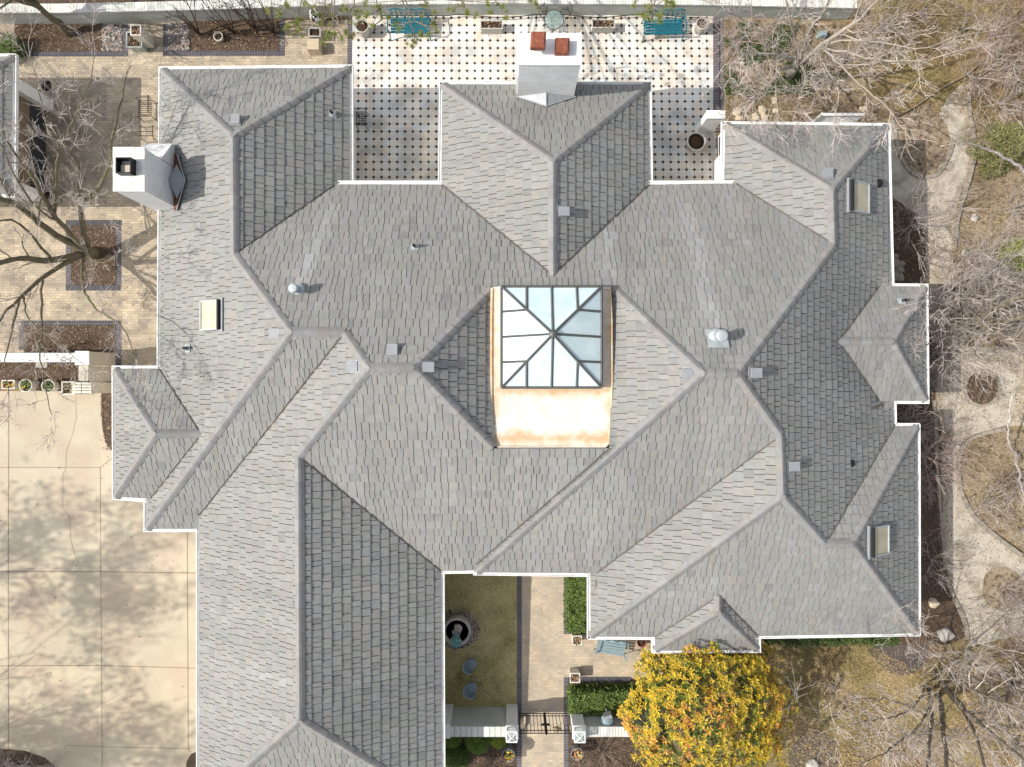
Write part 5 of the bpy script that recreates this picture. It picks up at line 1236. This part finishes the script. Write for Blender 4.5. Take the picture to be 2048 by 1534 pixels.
for pts, r0, r1 in (([(1932,650,0),(1960,638,1.2),(2000,614,2.8),(2050,588,4.4),(2110,560,6.2)],0.20,0.11), ([(1935,655,0.2),(1970,652,1.6),(2020,640,3.2),(2090,615,5.2)],0.13,0.08),
                    ([(1930,648,0.2),(1915,630,1.6),(1895,610,2.8),(1870,600,3.8),(1850,600,4.6)],0.06,0.012), ([(1930,652,0.2),(1905,668,1.6),(1880,676,2.8),(1855,690,3.8),(1830,700,4.4)],0.06,0.012),
                    ([(1930,646,0.4),(1922,600,1.8),(1925,560,3.0),(1935,520,4.0)],0.05,0.012), ([(1935,646,0.6),(1965,610,2.0),(1985,570,3.4),(2000,530,4.4)],0.06,0.012), ([(1930,655,0.6),(1940,690,2.0),(1960,720,3.4)],0.05,0.012)):
    limb(mt, mb, pts, r0, r1, rr, 0.22, 1.2, 2, start=0.2, up=0.05, wander=0.24, nch=4)
finish_tree('bare_tree', 'thick pale trunked bare tree leaning off the right edge near the gravel clearing', 'tree', base, mt, mb, 'bark', 'twig')
# many stemmed tree at the lower right
rr = random.Random(33); mt, mb = MB(), MB(); base = W(1868, 1352, 0)
for pts, r0, r1 in (([(1884,1366,0),(1912,1398,1.4),(1950,1440,3.0),(2010,1490,4.8),(2070,1540,6.4)],0.12,0.05), ([(1876,1390,0),(1884,1430,1.8),(1888,1480,3.4),(1896,1560,5.4)],0.11,0.05),
                    ([(1856,1378,0),(1862,1412,1.4),(1862,1470,3.4),(1850,1560,5.4)],0.08,0.04), ([(1900,1352,0),(1942,1378,2.0),(1990,1400,3.8),(2060,1425,5.6)],0.09,0.04),
                    ([(1850,1372,0),(1836,1404,2.2),(1800,1430,3.8),(1740,1440,5.2),(1690,1450,6.0)],0.05,0.012), ([(1870,1350,0),(1862,1320,1.6),(1840,1292,3.0),(1812,1268,4.4),(1800,1255,5.0)],0.04,0.010),
                    ([(1888,1340,0),(1918,1328,2.0),(1960,1310,3.6),(2010,1300,4.8)],0.06,0.012), ([(1902,1392,0),(1938,1440,2.6),(1960,1500,4.4),(1980,1570,5.8)],0.08,0.04),
                    ([(1862,1398,0),(1842,1446,2.8),(1790,1490,4.4),(1720,1530,5.8)],0.05,0.012), ([(1850,1430,3.0),(1780,1400,4.4),(1700,1400,5.6),(1640,1420,6.4)],0.03,0.010)):
    limb(mt, mb, pts, r0, r1, rr, 0.24, 1.5, 2, start=0.3, up=0.05, wander=0.24, nch=4)
finish_tree('bare_tree', 'many stemmed bare tree with dark fanning trunks at the lower right lawn edge', 'tree', base, mt, mb, 'bark', 'twig')
for (x, y, lb, sd_) in ((1990,1345,'bare tree with pinkish twigs at the right edge below the gravel clearing',51),(1995,1455,'bare tree rising in the bottom right corner of the lawn',52)):
    auto_tree(x, y, 6.5, 0.10, lb, sd_, n=7, lean=(0.05,-0.05), twig='twig', stem=0.15, spread=0.8, lvl=3, nch=4)
SHR = 'bare shrubs of the dry garden on the right'
def shrub(px, py, H, label, seed, n=9, twig='twig', lvl=2, nch=4, spread=1.0, up=0.03, group=SHR, L=None, wander=0.24, rmin=0.0068):
    return auto_tree(px, py, H, 0.03, label, seed, n=n, stem=0.03, spread=spread, lvl=lvl, nch=nch, bark='twig' if twig != 'brown_twig' else 'brown_twig', twig=twig, name='bare_shrub', cat='shrub', group=group, thick=0.025, L=L or H*0.55, up=up, wander=wander, rmin=rmin, ratio=0.6)
for k, (x, y, H, tw, n, lb) in enumerate((
    (1822,450,2.6,'twig',11,'bare grey shrub overhanging the upper right roof edge beside the gravel path'),
    (1835,520,1.8,'brown_twig',8,'low brown shrub between the rock pile and the gravel path'),
    (1812,835,2.0,'twig',10,'pale twiggy shrub filling the dark niche between two roof bumps'),
    (1838,905,2.4,'red_twig',14,'dense reddish shrub along the lower right roof edge'),
    (1840,955,1.8,'twig',9,'low grey shrub just below the dense reddish one at the roof edge'),
    (1862,1120,2.0,'twig',8,'thin pale budding shrub beside the lower right roof edge'),
    (1880,700,2.4,'twig',12,'tangled pale shrub at the outer corner of the small right roof bump'),
    (1945,560,2.4,'twig',13,'dense pale shrub right of the lower end of the upper gravel path'),
    (1905,610,2.0,'twig',10,'low tangled shrub across the gravel path bottleneck'),
    (1962,776,1.2,'brown_twig',8,'small brown shrub inside the ring of stones'),
    (2010,1178,2.2,'twig',13,'wide pale shrub over the lower round bed in the gravel'),
    (2040,1060,2.0,'twig',9,'grey shrub on the right slope of the dry bed'),
    (1995,960,1.6,'brown_twig',8,'low brown shrub in the middle of the dry bed'),
    (2010,1245,2.0,'twig',10,'pale shrub hiding the lower end of the gravel clearing'),
    (1980,70,3.0,'red_twig',12,'tall reddish shrub near the top right corner, left one'),
    (2035,40,3.0,'red_twig',12,'tall reddish shrub in the very top right corner'),
    (2010,140,2.6,'red_twig',13,'arching reddish shrub at the right edge below the corner shrubs'),
    (2000,210,2.2,'twig',11,'grey brown shrub at the right edge above the evergreen bush'),
    (1925,60,2.2,'twig',9,'pale shrub in the dry grass right of the wide pale tree'),
    (1840,30,2.2,'brown_twig',9,'brown shrub under the upper limbs of the wide pale tree'),
    (2020,420,2.0,'twig',9,'sparse shrub on bare soil below the evergreen bush'),
    (2030,600,2.2,'twig',11,'twiggy shrub below the yellow green bush at the right edge'),
    (1960,1400,2.2,'twig',10,'pinkish shrub among the fanning dark trunks'),
    (1840,1470,1.6,'twig',9,'low pale shrub on the lawn left of the fanning trunks'),
    (1770,1500,1.4,'twig',8,'sprawling pale shrub low on the dry lawn near the bottom edge'),
    (1465,90,2.0,'red_twig',9,'reddish brown shrub beside the right edge of the tiled terrace'),
    (1470,185,1.6,'twig',8,'low pale shrub beside the terrace steps above the flagstones'),
    (1860,330,1.0,'brown_twig',6,'tiny brown shrub inside the curved stone island'),
    (1900,560,2.6,'twig',12,'wide pale shrub hanging over the middle of the upper gravel path'),
    (1975,600,2.8,'twig',13,'large pale shrub in the tangle between the bush and the thick leaning trunk'),
    (2000,680,2.4,'twig',12,'pale shrub along the upper rim of the round gravel clearing'),
    (1870,640,2.6,'twig',12,'pale shrub pressed against the small right roof bump'),
    (1850,760,2.0,'twig',9,'thin pale shrub in the shaded strip right of the small roof bump'),
    (1930,520,2.4,'twig',11,'pale shrub just below the lone stones beside the gravel path'),
    (2030,960,2.4,'twig',12,'pale shrub around the small forked birch'),
    (1960,1010,1.8,'twig',10,'low pale shrub at the left rim of the dry bed'),
    (2020,1320,2.8,'red_twig',12,'large pinkish shrub at the right edge above the corner tree'),
    (1930,1300,2.2,'twig',10,'pale shrub between the pale boulder and the right edge'),
    (1950,160,2.4,'twig',11,'pale shrub beside the upper tip of the gravel path'),
    (1760,60,2.4,'twig',11,'pale shrub below the long limbs of the wide pale tree'),
    (1690,120,2.0,'twig',10,'tangled pale shrub above the lattice screen'))):
    shrub(x, y, H, lb, 100+k, n=n, twig=tw, nch=5 if n > 10 else 4, up=0.03 if tw != 'red_twig' else -0.02)
shrub(1205, 1505, 1.5, 'wide fan shaped bare shrub below the right front wall', 200, n=14, twig='brown_twig', spread=1.6, group=None, L=1.2)
shrub(985, 1530, 0.8, 'low dry brown shrub between the boxwoods and the yellow pansy pot', 201, n=12, twig='brown_twig', spread=1.4, group=None, L=0.6)
shrub(28, 1524, 2.4, 'pale twiggy shrub rising from the bed at the bottom left corner', 202, n=12, twig='twig', group=None, spread=0.9, nch=5)
shrub(100, 1532, 1.6, 'low pale shrub at the tip of the bottom left bed', 203, n=8, twig='twig', group=None)
shrub(130, 700, 1.3, 'small bare shrub in the mulch bed behind the low white wall', 204, n=9, twig='brown_twig', group=None)
shrub(668, 34, 2.2, 'bare pale shrub hanging over the wall left of the terrace corner', 205, n=9, twig='twig', group=None)
shrub(20, 80, 2.0, 'tangled bare shrub in the top left corner of the mulch bed', 206, n=10, twig='twig', group=None)

# ------------------------------------------------------------------ leafy plants
def leafquad(mb, p, a, tilt, l, w, col):
    ca, sa = math.cos(a), math.sin(a); ct, st = math.cos(tilt), math.sin(tilt)
    d = Vector((ca*ct, sa*ct, st)); s = Vector((-sa, ca, 0))
    mb.add([p, p+d*l*0.5+s*w, p+d*l+Vector((0,0,-0.15*l)), p+d*l*0.5-s*w], [(0,1,2,3)], col)
def leafy(mb, n, fn, cols, l=0.06, w=0.018, rr=rnd):
    for _ in range(n):
        p = fn(); c = rr.choice(cols); g = rr.uniform(0.65, 1.3)
        leafquad(mb, p, rr.uniform(0, 6.28), rr.uniform(-0.5, 1.1), l*rr.uniform(0.7, 1.3), w*rr.uniform(0.8, 1.3), tuple(q*g for q in c))
HG = [(0.07,0.12,0.02),(0.11,0.17,0.03),(0.045,0.08,0.018),(0.16,0.20,0.05)]
def hedge(px0, py0, px1, py1, h, label, n, cols=HG, group=None):
    a, b = W(px0, py0, 0), W(px1, py1, 0); cx, cy = (a.x+b.x)/2, (a.y+b.y)/2; w, d = b.x-a.x, a.y-b.y
    t = thing('hedge', label, 'hedge', (cx, cy, 0), 0, group); rr = random.Random(int(px0+py0)); mb = MB()
    def f():
        x, y = rr.uniform(-w/2, w/2), rr.uniform(-d/2, d/2); e = 0.16*noise.noise(Vector((x*1.8+cx, y*1.8+cy, 1)))+0.12*noise.noise(Vector((x*5+cx, y*5, 3)))
        if rr.random() < 0.62: return Vector((x, y, h+e-abs(rr.gauss(0, 0.05))))
        if rr.random() < 0.5: x = rr.choice((-1, 1))*(w/2+rr.gauss(0, 0.05))
        else: y = rr.choice((-1, 1))*(d/2+rr.gauss(0, 0.05))
        return Vector((x, y, rr.uniform(0, h)))
    leafy(mb, n, f, cols, 0.075, 0.022, rr); build('foliage', mb, 'leaf', t)
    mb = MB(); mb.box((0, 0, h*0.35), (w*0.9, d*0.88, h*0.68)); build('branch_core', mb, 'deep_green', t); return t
hedge(1132, 1146, 1172, 1250, 0.7, 'narrow clipped hedge between the front walk and the house wall', 5200)
hedge(1138, 1368, 1262, 1412, 0.8, 'wide clipped hedge behind the right front wall', 7000)
hedge(1526, 1236, 1775, 1278, 0.7, 'long low hedge in the shade below the bottom right roof edge', 7000, [(0.06,0.09,0.02),(0.09,0.13,0.03),(0.035,0.055,0.012)])
def ball(px, py, r, label, n, sx=1.0, cols=HG, name='boxwood', l=0.05):
    h = r*1.1; base = XY(px, py, h*0.8); t = thing(name, label, 'shrub', (*base, 0)); rr = random.Random(int(px*3+py)); mb = MB()
    def f():
        d = Vector((rr.gauss(0,1), rr.gauss(0,1), abs(rr.gauss(0,1)))).normalized(); q = r*(1-abs(rr.gauss(0, 0.06 if name == 'boxwood' else 0.22)))*(1+(0.08 if name == 'boxwood' else 0.7)*noise.noise(d*(3 if name == 'boxwood' else 1.6)+Vector((px,0,0))))
        return Vector((d.x*q*sx, d.y*q, d.z*q*1.1+0.05))
    leafy(mb, n, f, cols, l, 0.012, rr); build('foliage', mb, 'leaf', t)
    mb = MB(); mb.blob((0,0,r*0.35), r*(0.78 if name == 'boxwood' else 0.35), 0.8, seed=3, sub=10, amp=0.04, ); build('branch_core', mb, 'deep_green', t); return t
BX = [(0.10,0.17,0.02),(0.14,0.22,0.03),(0.07,0.12,0.015)]
ball(903, 1481, 0.42, 'small round boxwood against the roof edge below the front wall', 2600, cols=BX)
ball(955, 1489, 0.50, 'largest middle round boxwood below the front wall', 3600, cols=BX)
ball(997, 1482, 0.38, 'yellowish round boxwood below the left gate pillar', 2400, cols=[(0.20,0.26,0.03),(0.26,0.32,0.04),(0.13,0.18,0.02)])
ball(908, 1524, 0.55, 'dark round boxwood at the bottom edge beside the roof', 3600, cols=[(0.05,0.10,0.015),(0.08,0.14,0.02)])
EV = [(0.18,0.18,0.06),(0.24,0.24,0.09),(0.11,0.12,0.04),(0.30,0.26,0.13)]
ball(2025, 285, 0.95, 'feathery olive evergreen bush at the right edge', 5200, cols=EV, name='evergreen_bush', l=0.16)
ball(1990, 330, 0.45, 'small evergreen bush just below left of the feathery one', 1500, cols=EV, name='evergreen_bush', l=0.14)
ball(2045, 505, 0.75, 'yellow green bush cut off by the right edge', 3600, cols=[(0.26,0.30,0.03),(0.16,0.22,0.03),(0.35,0.36,0.06)], name='evergreen_bush', l=0.10)
ball(12, 92, 0.55, 'light green tufted bush in the top left corner', 2200, cols=[(0.22,0.28,0.10),(0.14,0.20,0.06)], name='evergreen_bush', l=0.14)

# the yellow green tree beside the front patio
rr = random.Random(77); base = Vector((*XY(1376, 1368), 0)); t = thing('evergreen_magnolia', 'dense tree with yellow, green and orange leaf rosettes beside the front patio', 'tree', tuple(base)); mb = MB()
YC = [(0.50,0.33,0.022),(0.58,0.40,0.03),(0.42,0.30,0.025),(0.26,0.23,0.03),(0.50,0.31,0.03)]; OC = [(0.50,0.23,0.045),(0.54,0.30,0.05),(0.36,0.16,0.04)]; GC = [(0.07,0.10,0.018),(0.12,0.15,0.02),(0.20,0.20,0.03)]
def crownpt(depth):
    while True:
        d = Vector((rr.gauss(0,1), rr.gauss(0,1), rr.gauss(0,1))).normalized()
        if d.z > -0.35: break
    q = 1+0.34*noise.noise(d*2.3+Vector((4,1,7)))+0.22*noise.noise(d*5.5+Vector((1,8,2))); q *= (1-depth)
    return Vector((d.x*(2.72 if d.x > 0 else 2.6)*q, d.y*2.85*q, 2.3+d.z*1.9*q)), d
n_r = 0
while n_r < 3500:
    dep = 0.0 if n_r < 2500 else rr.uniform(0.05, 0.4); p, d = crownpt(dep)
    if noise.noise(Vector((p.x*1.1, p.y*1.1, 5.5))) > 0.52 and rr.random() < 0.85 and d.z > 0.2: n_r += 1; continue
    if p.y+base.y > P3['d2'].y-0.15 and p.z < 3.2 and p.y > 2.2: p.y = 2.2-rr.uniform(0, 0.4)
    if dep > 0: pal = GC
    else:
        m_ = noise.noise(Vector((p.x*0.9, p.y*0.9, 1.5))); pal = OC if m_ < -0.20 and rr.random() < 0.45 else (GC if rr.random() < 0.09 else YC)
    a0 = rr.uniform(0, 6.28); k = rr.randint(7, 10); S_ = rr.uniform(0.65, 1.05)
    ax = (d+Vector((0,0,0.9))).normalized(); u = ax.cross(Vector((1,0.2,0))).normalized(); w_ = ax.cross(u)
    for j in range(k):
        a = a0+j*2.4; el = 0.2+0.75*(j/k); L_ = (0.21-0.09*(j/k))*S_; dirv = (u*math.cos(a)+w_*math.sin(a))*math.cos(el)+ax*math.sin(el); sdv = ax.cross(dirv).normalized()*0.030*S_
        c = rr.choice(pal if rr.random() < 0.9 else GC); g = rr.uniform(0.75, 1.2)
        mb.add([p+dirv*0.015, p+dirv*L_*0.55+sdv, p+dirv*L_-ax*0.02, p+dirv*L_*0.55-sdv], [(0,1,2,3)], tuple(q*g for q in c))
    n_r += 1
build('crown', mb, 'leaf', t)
mt, m2 = MB(), MB(); 
for j in range(6):
    a = j*1.05; grow(mt, m2, Vector((0.1*math.cos(a), 0.1*math.sin(a), 0)), Vector((math.cos(a)*0.55, math.sin(a)*0.55, 1)), 2.6, 0.07, 2, rr, nch=4)
build('trunk', mt, 'bark', t, True); build('branches', m2, 'twig', t)

# pines whose twigs hang in at the top
def pine(label, trunk_px, tufts, seed, zt=6.8):
    rr = random.Random(seed); base = W(*trunk_px, 0); t = thing('pine_tree', label, 'tree', tuple(base)); mt, mb, nd = MB(), MB(), MB()
    mt.tube([Vector((0,0,z)) for z in (0,2,4,6,8,9.5)], [0.22,0.19,0.16,0.13,0.09,0.04], 9)
    pts = [(W(x, y, zt+rr.uniform(-0.6, 0.6))-base) for x, y in tufts]; hubs = []
    for i in range(0, len(pts), 4):
        g = pts[i:i+4]; c = sum(g, Vector())/len(g); c = c+Vector((0,0.25,-0.1)); hubs.append(c)
        r_ = Vector((0,0,max(4.5, c.z-0.8))); mid = r_.lerp(c, 0.55)+Vector((rr.gauss(0,0.15), rr.gauss(0,0.15), 0.25)); mt.tube([r_, r_.lerp(mid,0.5)+Vector((0,0,0.1)), mid, c], [0.055,0.045,0.03,0.016], 6)
        for p in g:
            mb.tube([c, c.lerp(p,0.5)+Vector((rr.gauss(0,0.06), rr.gauss(0,0.06), 0.05)), p], [0.014,0.011,0.008], 4)
    for p in pts:
        for s in range(rr.randint(2, 4)):
            q = p+Vector((rr.gauss(0,0.065), rr.gauss(0,0.065), rr.gauss(0,0.05)))
            for _ in range(64):
                d = Vector((rr.gauss(0,1), rr.gauss(0,1), rr.gauss(0.1,0.7))).normalized(); l = rr.uniform(0.08, 0.14); sd2 = d.cross(Vector((0,0,1))).normalized()*0.0036; g = rr.uniform(0.7, 1.3)
                c = rr.choice(((0.12,0.16,0.025),(0.20,0.22,0.04),(0.08,0.12,0.02),(0.26,0.24,0.06)))
                nd.add([q-sd2, q+sd2, q+d*l], [(0,1,2)], tuple(v*g for v in c))
    build('trunk', mt, 'bark', t, True); build('branches', mb, 'brown_twig', t); build('needles', nd, 'leaf', t)
pine('pine whose needle tufts hang over the garden wall and the left teal bench', (760, -70),
     [(538,18),(572,8),(560,30),(596,42),(627,12),(640,25),(655,10),(668,30),(690,22),(700,45),(712,18),(728,8),(735,30),(745,50),(760,20),(775,35),(590,48),(600,60),(575,55),(592,68),(650,78),(668,62),(682,75),(655,65),(700,75),(690,62),(612,5),(645,45),
      (815,78),(832,84),(838,70),(826,88),(850,10),(862,20),(870,45),(842,42),(860,62),(874,55),(800,60),(790,48),(905,18),(925,12),(935,28),(952,35),(975,10),(985,22),(1000,5),(1012,32),(1060,2),(1070,8),(720,28),(680,10),(750,8)], 61)
pine('pine whose single drooping twig reaches over the right teal bench', (1330, -60), [(1290,36),(1300,25),(1310,32),(1318,42),(1295,18),(1335,8),(1345,18),(1350,5),(1284,30),(1322,25),(1340,2),(1270,2)], 62)

# trees west of the driveway that throw their shade on it (they stand outside the picture)
def leafy_tree(x, y, H, R_, seed, label, n=9000):
    rr = random.Random(seed); t = thing('shade_tree', label, 'tree', (x, y, 0)); mt, m2, mb = MB(), MB(), MB(); cz = H*0.78
    mt.tube([Vector((0,0,z*H/6)) for z in range(5)], [0.22,0.19,0.16,0.13,0.10], 8)
    for j in range(10): a = j*0.8; grow(mt, m2, Vector((0,0,H*(0.5+0.03*j))), Vector((math.cos(a), math.sin(a), 0.5)), R_*0.75, 0.05, 3, rr, nch=5, rmin=0.014)
    for _ in range(n):
        d = Vector((rr.gauss(0,1), rr.gauss(0,1), rr.gauss(0,1)*0.6)).normalized(); q = rr.random()**0.5*(1+0.8*noise.noise(d*1.6+Vector((seed,0,0)))); p = Vector((d.x*R_*q, d.y*R_*q, cz+d.z*R_*0.6*q))
        if noise.noise(Vector((p.x*0.8, p.y*0.8, seed+0.5))) < 0.02: continue
        leafquad(mb, p, rr.uniform(0,6.28), rr.uniform(-0.8,0.8), 0.22, 0.05, rr.choice(HG))
    build('trunk', mt, 'bark', t); build('branches', m2, 'twig', t); build('crown', mb, 'leaf', t)
leafy_tree(-32.6, -9.2, 19.0, 3.6, 1, 'tall thin leaved tree west of the driveway, the nearer one to the low white wall', 5600)
leafy_tree(-32.0, -16.6, 18.0, 3.8, 2, 'tall thin leaved tree west of the driveway near its lower end', 5600)
auto_tree(-330, 1560, 12.0, 0.16, 'tall bare tree west of the lower driveway', 303, n=9, stem=0.25, spread=0.7, rmin=0.012)

# ------------------------------------------------------------------ ground cover
def blades(name, poly, n, cols, seed, lmin=0.05, lmax=0.14, dens=None, z=-0.02, w=0.010):
    rr = random.Random(seed); xs = [p[0] for p in poly]; ys = [p[1] for p in poly]; mb = MB(); k = 0; tries = 0
    while k < n and tries < n*6:
        tries += 1; px, py = rr.uniform(min(xs), max(xs)), rr.uniform(min(ys), max(ys)); ins = False; j = len(poly)-1
        for i in range(len(poly)):
            if (poly[i][1] > py) != (poly[j][1] > py) and px < (poly[j][0]-poly[i][0])*(py-poly[i][1])/(poly[j][1]-poly[i][1])+poly[i][0]: ins = not ins
            j = i
        if not ins: continue
        q = noise.noise(Vector((px*0.012, py*0.012, seed)))
        if dens and q < dens and rr.random() < 0.7: continue
        x, y = XY(px, py); a = rr.uniform(0,6.28); l = rr.uniform(lmin, lmax); c = cols[min(len(cols)-1, max(0, int((q*0.9+0.5+rr.gauss(0,0.18))*len(cols))))]; g = rr.uniform(0.6, 1.35)
        dx, dy = math.cos(a), math.sin(a); mb.add([(x-dy*w, y+dx*w, z), (x+dy*w, y-dx*w, z), (x+dx*l*0.75, y+dy*l*0.75, z+l*0.6)], [(0,1,2)], tuple(v*g for v in c)); k += 1
    return tag(build(name, mb, 'blade'), kind='stuff')
GR = [(0.19,0.16,0.055),(0.29,0.235,0.085),(0.42,0.33,0.14),(0.52,0.40,0.21),(0.46,0.32,0.18)]
blades('grass', [(1265,1300),(1560,1262),(1740,1290),(1850,1350),(2100,1290),(2100,1600),(1265,1600)], 52000, GR, 1)
blades('grass', [(888,1140),(1032,1140),(1032,1412),(888,1412)], 12000, [(0.22,0.20,0.07),(0.38,0.33,0.13),(0.58,0.48,0.23),(0.68,0.57,0.29)], 2, 0.04, 0.09, z=0.0)
blades('grass', [(1690,45),(1780,-20),(2100,-20),(2100,240),(1945,240),(1880,200),(1800,225),(1740,190)], 26000, [(0.14,0.13,0.04),(0.24,0.21,0.07),(0.38,0.30,0.12),(0.34,0.24,0.12),(0.24,0.16,0.09)], 3)
blades('dry_ground_cover', [(1920,880),(2100,860),(2100,1130),(1985,1065),(1925,980)], 13000, [(0.24,0.17,0.11),(0.36,0.28,0.17),(0.46,0.38,0.23),(0.40,0.33,0.18)], 4)
blades('dry_ground_cover', [(1850,650),(1900,650),(1925,690),(1880,760),(1895,880),(1893,1000),(1905,1160),(1880,1160),(1868,900),(1870,760)], 2600, [(0.24,0.17,0.11),(0.34,0.26,0.17),(0.42,0.34,0.22)], 14, z=0.012)
blades('dry_ground_cover', [(1895,195),(1940,160),(1955,300),(1935,390),(1915,520),(1920,640),(1900,640),(1900,450),(1935,330),(1930,240)], 2200, [(0.24,0.17,0.11),(0.34,0.26,0.17),(0.42,0.34,0.22)], 15, z=0.01)
blades('dry_ground_cover', [(1930,700),(2060,690),(2060,860),(2020,855),(2040,760),(1990,720)], 1400, [(0.24,0.17,0.11),(0.34,0.26,0.17),(0.42,0.34,0.22)], 16, z=0.014)
blades('dry_ground_cover', [(1948,240),(2100,240),(2100,690),(1915,600),(1908,500),(1930,400)], 15000, [(0.20,0.14,0.09),(0.32,0.24,0.15),(0.42,0.33,0.21),(0.46,0.38,0.22)], 5)
blades('dry_ground_cover', [(1450,45),(1690,50),(1700,190),(1800,235),(1450,245)], 12000, [(0.10,0.10,0.035),(0.20,0.15,0.08),(0.28,0.21,0.11),(0.16,0.11,0.07)], 6)
def ivy():
    rr = random.Random(8); mb = MB(); k = 0
    while k < 4200:
        px, py = rr.uniform(1448,1620), rr.uniform(50,190)
        if noise.noise(Vector((px*0.02, py*0.02, 4.4))) < 0.0: k += 1; continue
        x, y = XY(px, py); c = rr.choice(((0.03,0.055,0.015),(0.05,0.085,0.02),(0.08,0.11,0.03))); leafquad(mb, Vector((x,y,rr.uniform(0.0,0.16))), rr.uniform(0,6.28), rr.uniform(0,0.9), 0.10, 0.035, c); k += 1
    tag(build('ground_ivy', mb, 'leaf'), kind='stuff')
ivy()
def litter(name, regs, seed, cols=((0.17,0.10,0.055),(0.26,0.17,0.10),(0.10,0.06,0.035),(0.33,0.24,0.155))):
    rr = random.Random(seed); mb = MB()
    for (x0, y0, x1, y1, n, z) in regs:
        for _ in range(n):
            px, py = rr.uniform(x0,x1), rr.uniform(y0,y1)
            if noise.noise(Vector((px*0.05, py*0.05, seed))) < -0.12 and rr.random() < 0.75: continue
            x, y = XY(px, py); a = rr.uniform(0,6.28); l = rr.uniform(0.02,0.055); c = rr.choice(cols); g = rr.uniform(0.6,1.2)
            leafquad(mb, Vector((x,y,z+rr.uniform(0,0.02))), a, rr.uniform(-0.1,0.5), l*1.6, l*0.45, tuple(v*g for v in c))
    return tag(build(name, mb, 'leaf'), kind='stuff')
litter('leaf_litter', [(30,48,205,102,900,0.02),(382,42,558,100,1200,0.02),(143,451,232,570,900,0.022),(50,652,230,702,700,0.022),(0,724,158,762,600,0.024),(204,785,230,900,500,0.028),(890,1468,1032,1534,500,0.014),(1138,1468,1300,1534,700,0.014),
    (1790,600,1880,1290,3200,0.0),(1785,400,1852,590,600,0.002),(1740,1272,1856,1345,500,-0.01),(1590,1464,1675,1534,300,-0.01),(1929,745,1995,808,350,0.032),(1800,205,1895,345,700,0.016)], 5)
litter('twig_litter', [(1850,400,1910,640,500,0.01),(1860,690,2048,860,900,0.014),(1890,870,2040,1270,1100,0.014),(1640,1280,2048,1534,1600,-0.02),(1450,180,1800,245,900,-0.01),(1910,240,2048,690,1400,-0.01),(0,115,320,735,500,0.012),(712,40,1425,140,160,0.022),(0,790,390,1534,120,0.014)], 6, ((0.30,0.22,0.14),(0.16,0.10,0.06),(0.22,0.15,0.09)))
